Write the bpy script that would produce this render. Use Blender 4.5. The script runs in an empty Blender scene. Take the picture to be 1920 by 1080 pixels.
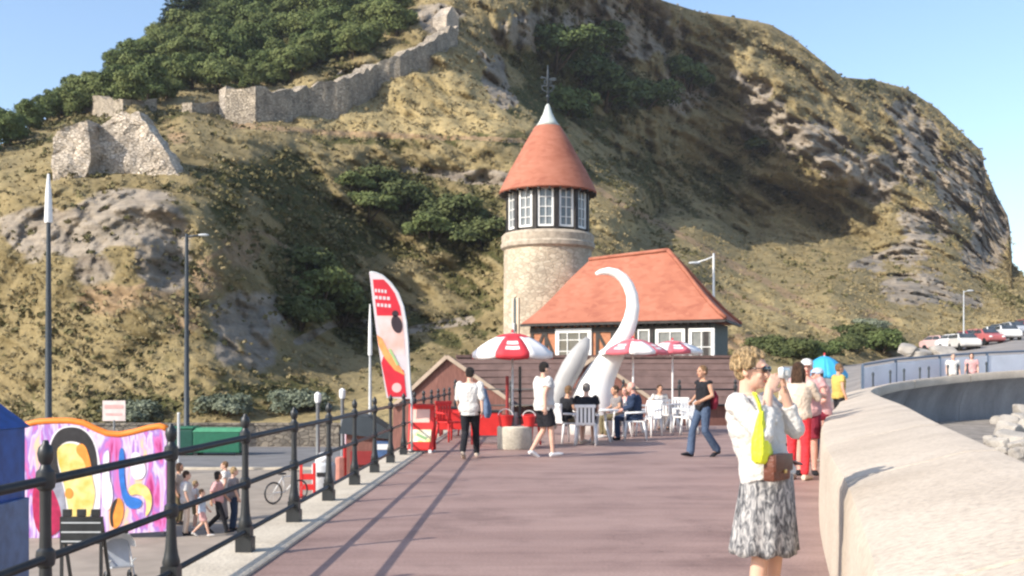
import bpy, bmesh, math, random
import numpy as np
from mathutils import Vector, Matrix, noise
random.seed(7); np.random.seed(7)
S = bpy.context.scene
COL = S.collection
R = math.radians

# ------------------------------------------------------------------ camera, sky, sun, exposure
F = 2000.0; HOR = 705.0; EYE = 1.5           # focal length in photo pixels, horizon row, eye height
cam = bpy.data.cameras.new("camera"); camo = bpy.data.objects.new("camera", cam); COL.objects.link(camo)
camo.location = (0, 0, EYE); camo.rotation_euler = (R(90), 0, 0)
cam.sensor_width = 36; cam.lens = 36*F/1920; cam.shift_y = (HOR-540)/1920
cam.clip_start = 0.1; cam.clip_end = 4000
S.camera = camo
SUN_AZ, SUN_EL = 57.0, 33.0                  # light travels SUN_AZ right of straight ahead
W = bpy.data.worlds.new("World"); S.world = W; W.use_nodes = True
nt = W.node_tree; bg = nt.nodes['Background']
sky = nt.nodes.new('ShaderNodeTexSky'); sky.sky_type = 'NISHITA'; sky.sun_disc = False
sky.sun_elevation = R(SUN_EL); sky.sun_rotation = R(180+SUN_AZ)
sky.air_density = 1.0; sky.dust_density = 1.2; sky.ozone_density = 1.9; sky.altitude = 0
nt.links.new(sky.outputs[0], bg.inputs[0]); bg.inputs[1].default_value = 0.15
sl = bpy.data.lights.new("sun", 'SUN'); sl.energy = 3.7; sl.angle = R(0.55); sl.color = (1, .93, .82)
so = bpy.data.objects.new("sun", sl); COL.objects.link(so)
_d = Vector((math.sin(R(SUN_AZ))*math.cos(R(SUN_EL)), math.cos(R(SUN_AZ))*math.cos(R(SUN_EL)), -math.sin(R(SUN_EL))))
so.rotation_euler = _d.to_track_quat('-Z', 'Y').to_euler()
S.view_settings.view_transform = 'Standard'; S.view_settings.look = 'None'
S.view_settings.exposure = 0.8; S.view_settings.gamma = 1
try:
    S.cycles.use_denoising = True; S.cycles.max_bounces = 6; S.cycles.filter_width = 2.4
except Exception: pass

# ------------------------------------------------------------------ helpers
def at(px, py, d):
    return Vector(((px-960)*d/F, d, EYE-(py-HOR)*d/F))
def gz(px, d, z):
    return Vector(((px-960)*d/F, d, z))

_mats = {}
def mat(name, col, rough=.7, var=.15, vscale=6, bump=0, bscale=30, metal=0, spec=.3, col2=None, detail=4, stretch=None, alpha=None, trans=0):
    if name in _mats: return _mats[name]
    m = bpy.data.materials.new(name); m.use_nodes = True; n = m.node_tree; b = n.nodes['Principled BSDF']
    b.inputs['Roughness'].default_value = rough; b.inputs['Metallic'].default_value = metal
    b.inputs['Specular IOR Level'].default_value = spec
    tc = n.nodes.new('ShaderNodeTexCoord'); mp = n.nodes.new('ShaderNodeMapping')
    n.links.new(tc.outputs['Object'], mp.inputs[0])
    if stretch: mp.inputs['Scale'].default_value = stretch
    if var > 0 or col2:
        nz = n.nodes.new('ShaderNodeTexNoise'); nz.inputs['Scale'].default_value = vscale; nz.inputs['Detail'].default_value = detail
        n.links.new(mp.outputs[0], nz.inputs[0])
        cr = n.nodes.new('ShaderNodeValToRGB'); n.links.new(nz.outputs[0], cr.inputs[0])
        c1 = [c*(1-var) for c in col]; c2 = list(col2) if col2 else [min(1, c*(1+var)) for c in col]
        cr.color_ramp.elements[0].position = .35; cr.color_ramp.elements[1].position = .65
        cr.color_ramp.elements[0].color = (*c1, 1); cr.color_ramp.elements[1].color = (*c2, 1)
        n.links.new(cr.outputs[0], b.inputs['Base Color'])
    else:
        b.inputs['Base Color'].default_value = (*col, 1)
    if bump:
        nb = n.nodes.new('ShaderNodeTexNoise'); nb.inputs['Scale'].default_value = bscale; nb.inputs['Detail'].default_value = 5
        n.links.new(mp.outputs[0], nb.inputs[0])
        bp = n.nodes.new('ShaderNodeBump'); bp.inputs['Strength'].default_value = bump; bp.inputs['Distance'].default_value = .05
        n.links.new(nb.outputs[0], bp.inputs['Height']); n.links.new(bp.outputs[0], b.inputs['Normal'])
    _mats[name] = m
    return m

class MB:
    """collects shapes, then links them as ONE mesh object"""
    def __init__(s): s.v = []; s.f = []; s.m = []; s.mi = 0
    def add(s, vs, fs):
        o = len(s.v); s.v += [tuple(v) for v in vs]; s.f += [tuple(i+o for i in f) for f in fs]; s.m += [s.mi]*len(fs); return s
    def mtl(s, i): s.mi = i; return s
    def box(s, c, d, rz=0, M=None):
        x, y, z = d[0]/2, d[1]/2, d[2]/2
        vs = [Vector((a*x, b*y, e*z)) for e in (-1, 1) for b in (-1, 1) for a in (-1, 1)]
        if rz: vs = [Matrix.Rotation(rz, 3, 'Z') @ v for v in vs]
        if M is not None: vs = [M @ v for v in vs]
        vs = [v+Vector(c) for v in vs]
        return s.add(vs, [(0,2,3,1), (4,5,7,6), (0,1,5,4), (2,6,7,3), (0,4,6,2), (1,3,7,5)])
    def bbox(s, c, d, b=.02, rz=0):
        """box with chamfered edges"""
        bm = bmesh.new(); bmesh.ops.create_cube(bm, size=1)
        for v in bm.verts: v.co = Vector((v.co.x*d[0], v.co.y*d[1], v.co.z*d[2]))
        bmesh.ops.bevel(bm, geom=bm.edges[:], offset=b, segments=2, affect='EDGES', profile=.6)
        Mr = Matrix.Rotation(rz, 3, 'Z'); bm.verts.index_update()
        s.add([Mr @ v.co + Vector(c) for v in bm.verts], [[v.index for v in f.verts] for f in bm.faces]); bm.free(); return s
    def bar(s, p0, p1, w, h=None):
        p0, p1 = Vector(p0), Vector(p1); h = h or w; t = (p1-p0).normalized()
        up = Vector((0,0,1)) if abs(t.z) < .95 else Vector((0,1,0))
        a = t.cross(up).normalized()*w/2; b = a.cross(t).normalized()*h/2
        vs = [p+x*a+y*b for p in (p0, p1) for x, y in ((-1,-1), (1,-1), (1,1), (-1,1))]
        return s.add(vs, [(3,2,1,0), (4,5,6,7), (0,1,5,4), (1,2,6,5), (2,3,7,6), (3,0,4,7)])
    def tube(s, pts, rad, n=10, flat=1.0, up=None, caps=True):
        pts = [Vector(p) for p in pts]; k = len(pts)
        if not hasattr(rad, '__len__'): rad = [rad]*k
        vs = []; fs = []; prev = None
        for i, p in enumerate(pts):
            t = (pts[min(i+1, k-1)]-pts[max(i-1, 0)]).normalized()
            if prev is None:
                u = Vector(up) if up else (Vector((0,0,1)) if abs(t.z) < .9 else Vector((1,0,0)))
                a = (u-t*u.dot(t)).normalized()
            else: a = (prev-t*prev.dot(t)).normalized()
            prev = a; b = t.cross(a)
            r = rad[i]; ra, rb = r if hasattr(r, '__len__') else (r, r*flat)
            for j in range(n):
                w = 2*math.pi*j/n; vs.append(p+a*(ra*math.cos(w))+b*(rb*math.sin(w)))
        for i in range(k-1):
            for j in range(n):
                j2 = (j+1) % n; fs.append((i*n+j, i*n+j2, (i+1)*n+j2, (i+1)*n+j))
        if caps: fs.append(tuple(range(n))[::-1]); fs.append(tuple((k-1)*n+j for j in range(n)))
        return s.add(vs, fs)
    def lathe(s, prof, n=24, c=(0,0,0), caps=True, a0=0, a1=2*math.pi):
        full = abs(a1-a0-2*math.pi) < 1e-6; nn = n if full else n+1
        vs = [(c[0]+r*math.cos(a0+(a1-a0)*j/n), c[1]+r*math.sin(a0+(a1-a0)*j/n), c[2]+z) for r, z in prof for j in range(nn)]
        fs = []
        for i in range(len(prof)-1):
            for j in range(n):
                j2 = (j+1) % nn if full else j+1; fs.append((i*nn+j, i*nn+j2, (i+1)*nn+j2, (i+1)*nn+j))
        if caps and full: fs.append(tuple(range(n))[::-1]); fs.append(tuple((len(prof)-1)*n+j for j in range(n)))
        return s.add(vs, fs)
    def ell(s, c, r, n=14, m=9, M=None):
        vs = []; fs = []
        for i in range(m+1):
            th = math.pi*i/m
            for j in range(n):
                ph = 2*math.pi*j/n; v = Vector((r[0]*math.sin(th)*math.cos(ph), r[1]*math.sin(th)*math.sin(ph), -r[2]*math.cos(th)))
                vs.append((M @ v if M is not None else v)+Vector(c))
        for i in range(m):
            for j in range(n):
                j2 = (j+1) % n; fs.append((i*n+j, i*n+j2, (i+1)*n+j2, (i+1)*n+j))
        return s.add(vs, fs)
    def prism(s, poly, ext):
        """poly: 3-D outline, swept along ext"""
        e = Vector(ext); k = len(poly); vs = [Vector(p) for p in poly]+[Vector(p)+e for p in poly]
        fs = [tuple(range(k))[::-1], tuple(range(k, 2*k))]+[(i, (i+1) % k, (i+1) % k+k, i+k) for i in range(k)]
        return s.add(vs, fs)
    def mesh(s, name):
        me = bpy.data.meshes.new(name); me.from_pydata(s.v, [], s.f); me.update(); return me
    def build(s, name, mats, parent=None, smooth=False, recalc=True, loc=None, rz=None):
        me = s.mesh(name)
        if recalc:
            bm = bmesh.new(); bm.from_mesh(me); bmesh.ops.recalc_face_normals(bm, faces=bm.faces); bm.to_mesh(me); bm.free()
        mats = mats if isinstance(mats, (list, tuple)) else [mats]
        for m in mats: me.materials.append(m)
        if any(s.m): me.polygons.foreach_set('material_index', s.m)
        if smooth is True: me.polygons.foreach_set('use_smooth', [True]*len(me.polygons))
        elif smooth: me.polygons.foreach_set('use_smooth', [True]*len(me.polygons)); me.set_sharp_from_angle(angle=R(smooth))
        o = bpy.data.objects.new(name, me); COL.objects.link(o)
        if parent: o.parent = parent
        if loc is not None: o.location = loc
        if rz is not None: o.rotation_euler.z = rz
        return o

def thing(name, label, cat, loc=(0,0,0), rz=0, group=None):
    o = bpy.data.objects.new(name, None); COL.objects.link(o); o.location = loc; o.rotation_euler = (0, 0, rz)
    o.empty_display_size = .2; return tag(o, label, cat, group)
def tag(o, label, cat, group=None, kind=None):
    o['label'] = label; o['category'] = cat
    if group: o['group'] = group
    if kind: o['kind'] = kind
    return o
def struct(o): o['kind'] = 'structure'; return o
def copy_thing(src, loc, rz=0, label=None, group=None, scale=None):
    def cp(o, par):
        c = o.copy(); COL.objects.link(c)
        if par: c.parent = par
        for ch in o.children: cp(ch, c)
        return c
    r = cp(src, None); r.location = loc; r.rotation_euler = (0, 0, rz)
    if scale: r.scale = scale if hasattr(scale, '__len__') else (scale,)*3
    if label: r['label'] = label
    if group: r['group'] = group
    return r
def fbm(p, H=1.0, oct=4, lac=2.0): return noise.fractal(Vector(p), H, lac, oct)
# ------------------------------------------------------------------ the headland: one relief of real depth
def interp(x, pts):
    xs = [p[0] for p in pts]; ys = [p[1] for p in pts]; return np.interp(x, xs, ys)
BASE = [(-900,800), (300,800), (480,792), (600,772), (700,745), (770,722), (1000,705), (1365,690), (1500,690), (1600,688), (1700,668), (1800,648), (1920,618), (2300,590), (2900,560)]
CREST = [(-900,470), (-500,420), (-200,345), (0,272), (100,215), (200,152), (300,82), (400,40), (500,10), (600,-40), (700,-110), (800,-185), (900,-230), (1000,-215), (1080,-150),
         (1150,-80), (1240,0), (1310,22), (1400,36), (1445,46), (1490,72), (1530,105), (1580,145), (1640,150), (1700,166), (1760,205), (1805,250), (1842,284), (1846,312), (1868,365),
         (1890,405), (1896,440), (1897,492), (1930,530), (2000,565), (2100,578), (2300,575), (2900,552)]
DEP = [(-900,800,80), (-900,500,130), (0,800,72), (300,800,66), (480,792,66), (600,772,68), (770,722,72), (1000,705,80), (1365,690,84), (1500,690,86), (1600,688,92), (1700,668,104), (1800,648,115), (1920,618,130), (2300,590,170), (2900,560,200),
    # near bluff on the left
    (-500,450,110), (-300,700,80), (-300,420,105), (0,600,77), (0,450,81), (0,345,88), (120,600,74), (120,450,77), (120,350,84), (230,560,73), (230,420,76), (230,345,83), (330,560,73), (335,420,77), (335,345,84), (400,700,69), (400,600,73), (400,500,77), (430,420,84), (420,330,92),
    (120,300,90), (330,300,92), (0,310,96), (470,280,108), (250,200,118), (100,250,112), (0,290,105), (340,215,120),
    # its flank to the right, gully
    (480,560,82), (520,450,96), (560,620,88), (600,500,100), (560,350,108), (640,640,96), (700,560,106), (760,650,100), (850,620,103), (800,540,112), (900,560,112), (900,480,113), (800,450,114), (700,470,112), (700,350,122), (850,330,126), (950,330,124), (560,290,120),
    # terrace and pale mound
    (450,235,126), (600,245,131), (800,252,133), (960,262,132), (700,190,140), (760,150,145), (830,105,155), (880,150,150), (950,200,145), (1000,240,143), (560,225,131), (640,195,138),
    # slope below the tower / right
    (1100,600,92), (1000,500,102), (1100,450,112), (1060,330,132), (1250,600,92), (1250,500,112), (1300,620,90), (1400,600,100), (1180,390,132), (1300,490,130), (1450,560,118), (1600,600,110), (1560,540,128), (1700,600,122), (1800,590,140), (1900,560,170),
    # castle wall ridge and wood
    (850,60,165), (800,85,158), (740,120,150), (600,160,146), (400,190,135), (300,150,150), (300,230,124), (500,120,165), (700,30,185), (500,40,195), (200,190,145), (100,235,135),
    # unseen crest above the frame, raised to throw shadow into the hollow
    (600,-40,200), (800,-180,205), (900,-230,205), (1000,-215,207), (900,-50,192), (1080,-150,212), (1150,-80,222), (1240,0,240), (1310,22,256), (900,10,178), (960,40,182),
    # hollow behind the ridge, turned away from the sun
    (920,90,176), (960,140,184), (1000,180,190), (1050,100,210), (1050,210,198), (1100,150,220), (1150,60,230), (1090,270,190), (1200,120,240), (1200,220,232), (1170,320,216), (1300,120,262), (1300,250,252), (1290,360,246), (1230,400,228), (1370,420,246), (1420,330,252), (1500,400,262), (1560,430,262), (1400,450,236), (1500,450,240), (1620,445,250), (1640,500,205), (1340,180,262), (1400,260,262),
    (1150,372,140), (1300,480,144), (1450,535,148), (1550,525,160),
    # sunlit headland
    (1380,60,262), (1400,150,252), (1450,200,250), (1500,280,244), (1450,260,254), (1550,330,234), (1640,395,244), (1540,120,272), (1580,220,262), (1650,300,250), (1700,400,240), (1750,480,212), (1700,530,172), (1800,530,190), (1850,560,190),
    (1640,165,290), (1700,200,300), (1760,260,300), (1800,330,288), (1840,300,315), (1860,400,290), (1890,450,285), (1850,480,262), (1900,510,265), (2000,565,270), (2300,575,300), (2900,552,330)]
def rbf(pts):
    P = np.array([(p[0], p[1]) for p in pts], float)/500; v = np.log(np.array([p[2] for p in pts], float))
    def k(r): return r
    D = np.linalg.norm(P[:, None]-P[None], axis=2); n = len(P)
    A = np.zeros((n+3, n+3)); A[:n, :n] = k(D)-np.eye(n)*.012; A[:n, n] = 1; A[:n, n+1:] = P; A[n, :n] = 1; A[n+1:, :n] = P.T
    w = np.linalg.solve(A, np.concatenate([v, np.zeros(3)]))
    def f(px, py):
        q = np.stack([px, py], -1)/500; sh = q.shape[:-1]; q = q.reshape(-1, 2); out = []
        for i in range(0, len(q), 20000):
            r = np.linalg.norm(q[i:i+20000, None]-P[None], axis=2); out.append(k(r) @ w[:n]+w[n]+q[i:i+20000] @ w[n+1:])
        return np.exp(np.concatenate(out)).reshape(sh)
    return f
depth_at = rbf(DEP)
def vnoise(x, y, z, sc, oct=4, H=.9, off=0):
    return np.array([noise.fractal(Vector((a/sc+off, b/sc, c/sc)), H, 2.1, oct) for a, b, c in zip(x.ravel(), y.ravel(), z.ravel())]).reshape(x.shape)
# painted-on-the-ground kinds of cover: (px, py, rx, ry, weight)
ROCK = [(250,410,120,60,1.1), (300,480,60,70,.9), (60,430,80,60,.9), (150,440,80,60,.8), (180,500,80,50,.6), (470,600,90,80,.8), (430,660,50,50,.7), (760,580,70,60,.5), (680,520,70,70,.5), (900,330,100,14,.9), (800,320,60,10,.6), (1000,350,60,16,.5), (930,140,26,50,1), (945,170,14,40,1), (820,35,60,40,1),
    (1150,60,160,70,1), (1280,160,60,80,.9), (1000,60,90,60,.9), (1440,230,70,60,.9), (1500,260,80,50,1), (1560,290,60,60,1), (1640,330,70,60,1), (1720,290,70,90,.9), (1800,340,60,70,1.1), (1860,420,40,70,1.3), (1840,480,50,40,1), (1740,420,70,50,.9), (1700,470,60,40,.7), (1640,570,0,0,0), (1720,540,80,50,.9), (1640,500,40,40,.6), (1420,180,40,40,.8), (1690,205,70,30,.6), (480,660,60,60,.7), (60,480,60,40,.5), (1830,560,40,30,.5)]
SOIL = [(1400,640,60,20,.9), (1440,650,60,20,.8), (230,560,130,50,.6), (400,520,60,60,.5), (460,470,60,60,.6), (350,600,80,60,.4), (1640,590,80,30,.5), (1500,540,90,30,.4), (1590,570,60,25,.5), (1200,470,90,24,.3), (560,260,60,20,.3), (330,250,60,30,.5), (1540,660,60,22,.9)]
GREEN = [(600,470,110,110,1.0), (700,600,110,60,.9), (520,340,90,60,.8), (470,330,110,40,.8), (430,380,60,60,.6), (520,390,80,70,.7), (560,520,60,60,.8), (660,560,80,60,.8), (880,560,80,60,.6), (580,560,80,70,.9), (640,480,60,70,.7), (700,360,90,50,.9), (850,430,90,60,1), (760,380,60,60,.9), (930,470,60,50,.6), (420,320,60,40,.6), (560,440,70,60,.5), (800,640,140,50,.7), (1040,150,80,110,1.2), (1120,130,70,70,1), (1180,190,60,50,.9), (1290,150,40,60,.8), (1100,250,90,60,.6), (1450,260,40,40,.5), (1200,300,200,60,.5), (1350,350,120,60,.4),
    (700,265,200,22,.6), (900,262,160,18,.6), (1640,150,60,30,.3), (200,240,200,50,.6), (500,740,160,40,.6), (150,325,120,14,.5), (600,60,180,90,.8), (1700,620,60,20,.2), (1240,560,80,60,.5), (1060,480,60,60,.3), (1300,420,100,30,.3), (1250,480,80,30,.3), (300,760,220,24,.5)]
DRY = [(760,190,170,60,1.5), (900,220,120,45,1.5), (840,150,70,50,1.4), (640,235,90,18,1.2), (1400,90,60,40,.4), (1500,600,250,50,.6), (1300,560,140,40,.6), (1800,610,120,20,.8), (1100,360,40,20,.8), (1250,420,140,18,.7)]
def blobs(lst, px, py):
    o = np.zeros_like(px)
    for x, y, a, b, w in lst:
        if a: o = np.maximum(o, w*np.exp(-(((px-x)/a)**2+((py-y)/b)**2)*1.1))
    return o
def along(pl, px, py, wd):
    o = np.full(px.shape, 1e9)
    for (x0, y0), (x1, y1) in zip(pl, pl[1:]):
        t = np.clip(((px-x0)*(x1-x0)+(py-y0)*(y1-y0))/((x1-x0)**2+(y1-y0)**2), 0, 1); o = np.minimum(o, np.hypot(px-x0-t*(x1-x0), (py-y0-t*(y1-y0))*1.3))
    return np.exp(-(o/wd)**2)
PATHS = [([(440,234),(600,247),(800,257),(990,263)], 7), ([(1085,328),(1150,376),(1250,426),(1330,472),(1420,520),(1520,575)], 8), ([(1280,520),(1360,548),(1480,590),(1600,640)], 6), ([(240,545),(320,520),(420,470)], 7), ([(480,430),(600,500),(680,590)], 5)]
LEDGES = [([(903,98),(930,140),(965,192)], 10), ([(755,316),(850,328),(975,346)], 9), ([(1060,300),(1110,350)], 7), ([(560,640),(640,600),(760,620),(880,600)], 12), ([(1380,140),(1440,200),(1500,260),(1580,300)], 14), ([(1600,500),(1680,470),(1740,430)], 14), ([(1660,540),(1740,545),(1830,570)], 14)]
NU, NV = 540, 190
uu = np.concatenate([np.linspace(-900, -60, 40)[:-1], np.linspace(-60, 1990, NU-70), np.linspace(1990, 2900, 32)[1:]]); NU = len(uu)
vv = np.linspace(0, 1, NV)
PX = np.repeat(uu[:, None], NV, 1); bs = interp(uu, BASE); cs = interp(uu, CREST)
PY = bs[:, None]+(cs-bs)[:, None]*vv[None]
D = depth_at(PX, PY)
X0, Y0, Z0 = (PX-960)*D/F, D, EYE-(PY-HOR)*D/F
n1 = vnoise(X0, Y0, Z0, 22, 5); n2 = vnoise(X0, Y0, Z0, 6, 4, off=9); n3 = vnoise(X0, Y0, Z0*.8, 3.4, 4, .8, off=31)
TH = math.radians(33); US, VS = PX*math.cos(TH)+PY*math.sin(TH), -PX*math.sin(TH)+PY*math.cos(TH)
n4 = vnoise(US/190, VS/34, D*0, 1, 4, .8, off=5)*np.clip((PX-350)/300, .25, 1)
n5 = vnoise(US/60, VS/16, D*0, 1, 3, .8, off=15)
rk = np.clip(np.maximum(blobs(ROCK, PX, PY), .95*np.max([along(p, PX, PY, w) for p, w in LEDGES], 0))*1.25+.30*n2+.18*n1-.12, 0, 1); rk = np.clip((rk-.28)/.4, 0, 1)
so_ = np.clip((np.maximum(blobs(SOIL, PX, PY), 1.0*np.max([along(p, PX, PY, w) for p, w in PATHS], 0))+.3*n2-.25)/.4, 0, 1)
gr = np.clip((blobs(GREEN, PX, PY)+.32*n2+.22*n1+.34*n4+.22*n5-.14)/.5, 0, 1)
dr = np.clip((blobs(DRY, PX, PY)+.25*n2-.3*n4-.2*n5-.1)/.6, 0, 1)
edge = np.minimum(1, np.minimum(vv*12, 1))[None]*np.minimum(1, (1-vv)*14+.12)[None]
ridged = 1-np.abs(n3)*2
amp = D/130.0
D2 = D+edge*amp*(n1*3.6+n2*1.7+rk*(ridged*.8+n2*1.6)+n4*2.4+n5*.9-gr*np.abs(n3)*.7+n3*.5)
D2 = np.maximum(D2, D*.9)
PYd = PY+edge*(n2*2.0+n3*1.2)*np.minimum(1, vv*4)[None]
HX, HY, HZ = (PX-960)*D2/F, D2, EYE-(PYd-HOR)*D2/F
def hill_pt(px, py):
    """a point of the hillside seen at photo pixel px, py"""
    i = int(np.clip(np.searchsorted(uu, px), 1, NU-1)); i = i if abs(uu[i]-px) < abs(uu[i-1]-px) else i-1
    j = int(np.argmin(np.abs(PYd[i]-py))); return Vector((HX[i, j], HY[i, j], HZ[i, j]))
def hill():
    rows = [(0, -.5, 0, -14)]
    vs = []
    NB = 5
    for i in range(NU):
        h0 = Vector((HX[i, 0], HY[i, 0], HZ[i, 0])); vs.append((h0.x, h0.y-.5, min(h0.z-1, -4)))
        vs += list(zip(HX[i].tolist(), HY[i].tolist(), HZ[i].tolist()))
        t = Vector((HX[i, -1], HY[i, -1], HZ[i, -1])); dr_ = Vector((t.x, t.y, 0)).normalized()
        for k, (a, b) in enumerate(((5, .985), (25, .93), (70, .7), (140, .3), (220, 0))):
            q = t+dr_*a; vs.append((q.x, q.y, -4+(t.z+4)*b))
    n = NV+1+NB
    fs = [(i*n+j, (i+1)*n+j, (i+1)*n+j+1, i*n+j+1) for i in range(NU-1) for j in range(n-1)]
    me = bpy.data.meshes.new('hillside'); me.from_pydata(vs, [], fs); me.update()
    me.polygons.foreach_set('use_smooth', [True]*len(me.polygons))
    def pad(a): return np.concatenate([a[:, :1], a]+[a[:, -1:]]*NB, 1).ravel()
    ca = me.color_attributes.new('cover', 'FLOAT_COLOR', 'POINT')
    ca.data.foreach_set('color', np.stack([pad(rk), pad(gr), pad(so_), pad(dr)], -1).ravel().astype(np.float32))
    m = bpy.data.materials.new('hill_cover'); m.use_nodes = True; N = m.node_tree; L = N.links; b = N.nodes['Principled BSDF']
    b.inputs['Roughness'].default_value = .95; b.inputs['Specular IOR Level'].default_value = .08
    geo = N.nodes.new('ShaderNodeNewGeometry'); at_ = N.nodes.new('ShaderNodeAttribute'); at_.attribute_name = 'cover'
    sp = N.nodes.new('ShaderNodeSeparateColor'); L.new(at_.outputs['Color'], sp.inputs[0])
    def nz(sc, det=6, ro=.6, st=None):
        q = N.nodes.new('ShaderNodeTexNoise'); q.inputs['Scale'].default_value = sc; q.inputs['Detail'].default_value = det; q.inputs['Roughness'].default_value = ro
        if st:
            mp = N.nodes.new('ShaderNodeMapping'); mp.inputs['Scale'].default_value = st; L.new(geo.outputs['Position'], mp.inputs[0]); L.new(mp.outputs[0], q.inputs[0])
        else: L.new(geo.outputs['Position'], q.inputs[0])
        return q.outputs[0]
    def ramp(inp, stops):
        q = N.nodes.new('ShaderNodeValToRGB'); L.new(inp, q.inputs[0]); e = q.color_ramp.elements
        while len(e) < len(stops): e.new(.5)
        for k, (p, c) in enumerate(stops): e[k].position = p; e[k].color = (*c, 1)
        return q.outputs[0]
    def mix(fac, a, c):
        q = N.nodes.new('ShaderNodeMix'); q.data_type = 'RGBA'; L.new(fac, q.inputs[0]); L.new(a, q.inputs[6]); L.new(c, q.inputs[7]); return q.outputs[2]
    def soft(val, nzv, amt=.55, lo=.38, hi=.66):
        a = N.nodes.new('ShaderNodeMath'); a.operation = 'MULTIPLY_ADD'; L.new(nzv, a.inputs[0]); a.inputs[1].default_value = amt; L.new(val, a.inputs[2])
        s2 = N.nodes.new('ShaderNodeMapRange'); L.new(a.outputs[0], s2.inputs[0]); s2.inputs[1].default_value = lo+amt*.5-.0; s2.inputs[2].default_value = hi+amt*.5; return s2.outputs[0]
    fine = nz(.9, 8, .7); mid = nz(.16, 6, .65); coarse = nz(.05, 5); strat = nz(.35, 7, .65, (.35, .35, 2.6))
    grass = ramp(mid, [(.28, (.158,.125,.062)), (.42, (.222,.175,.088)), (.55, (.295,.235,.125)), (.7, (.215,.18,.09))])
    straw = ramp(fine, [(.3, (.31,.24,.12)), (.55, (.41,.32,.165)), (.75, (.35,.28,.14))])
    green = ramp(fine, [(.3, (.046,.050,.020)), (.5, (.086,.084,.034)), (.7, (.150,.128,.056))])
    rock = ramp(strat, [(.28, (.165,.132,.104)), (.45, (.26,.22,.175)), (.58, (.36,.305,.245)), (.75, (.235,.195,.152))])
    soil = ramp(fine, [(.3, (.20,.135,.075)), (.55, (.34,.24,.145)), (.75, (.42,.31,.20))])
    c = mix(soft(at_.outputs['Alpha'], fine), grass, straw)
    c = mix(soft(sp.outputs[1], fine, .7), c, green)
    c = mix(soft(sp.outputs[2], fine), c, soil)
    c = mix(soft(sp.outputs[0], strat, .6), c, rock)
    # darker tufts everywhere
    patch = ramp(nz(.11, 5, .7), [(.34, (.58,.57,.50)), (.48, (1,1,1)), (.66, (1.18,1.14,1.06))])
    tuft = ramp(nz(1.9, 5, .75), [(.34, (.68,.68,.63)), (.50, (1,1,1)), (.7, (1.14,1.11,1.05))])
    mu = N.nodes.new('ShaderNodeMix'); mu.data_type = 'RGBA'; mu.blend_type = 'MULTIPLY'; mu.inputs[0].default_value = .55; L.new(c, mu.inputs[6]); L.new(tuft, mu.inputs[7])
    m3 = N.nodes.new('ShaderNodeMix'); m3.data_type = 'RGBA'; m3.blend_type = 'MULTIPLY'; m3.inputs[0].default_value = .6; L.new(mu.outputs[2], m3.inputs[6]); L.new(patch, m3.inputs[7]); L.new(m3.outputs[2], b.inputs['Base Color'])
    ad = N.nodes.new('ShaderNodeMath'); ad.operation = 'ADD'; L.new(fine, ad.inputs[0]); L.new(strat, ad.inputs[1])
    bp = N.nodes.new('ShaderNodeBump'); bp.inputs['Strength'].default_value = .65; bp.inputs['Distance'].default_value = .9; L.new(ad.outputs[0], bp.inputs['Height']); L.new(bp.outputs[0], b.inputs['Normal'])
    me.materials.append(m)
    o = bpy.data.objects.new('hillside', me); COL.objects.link(o); return struct(o)
hill()
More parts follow.
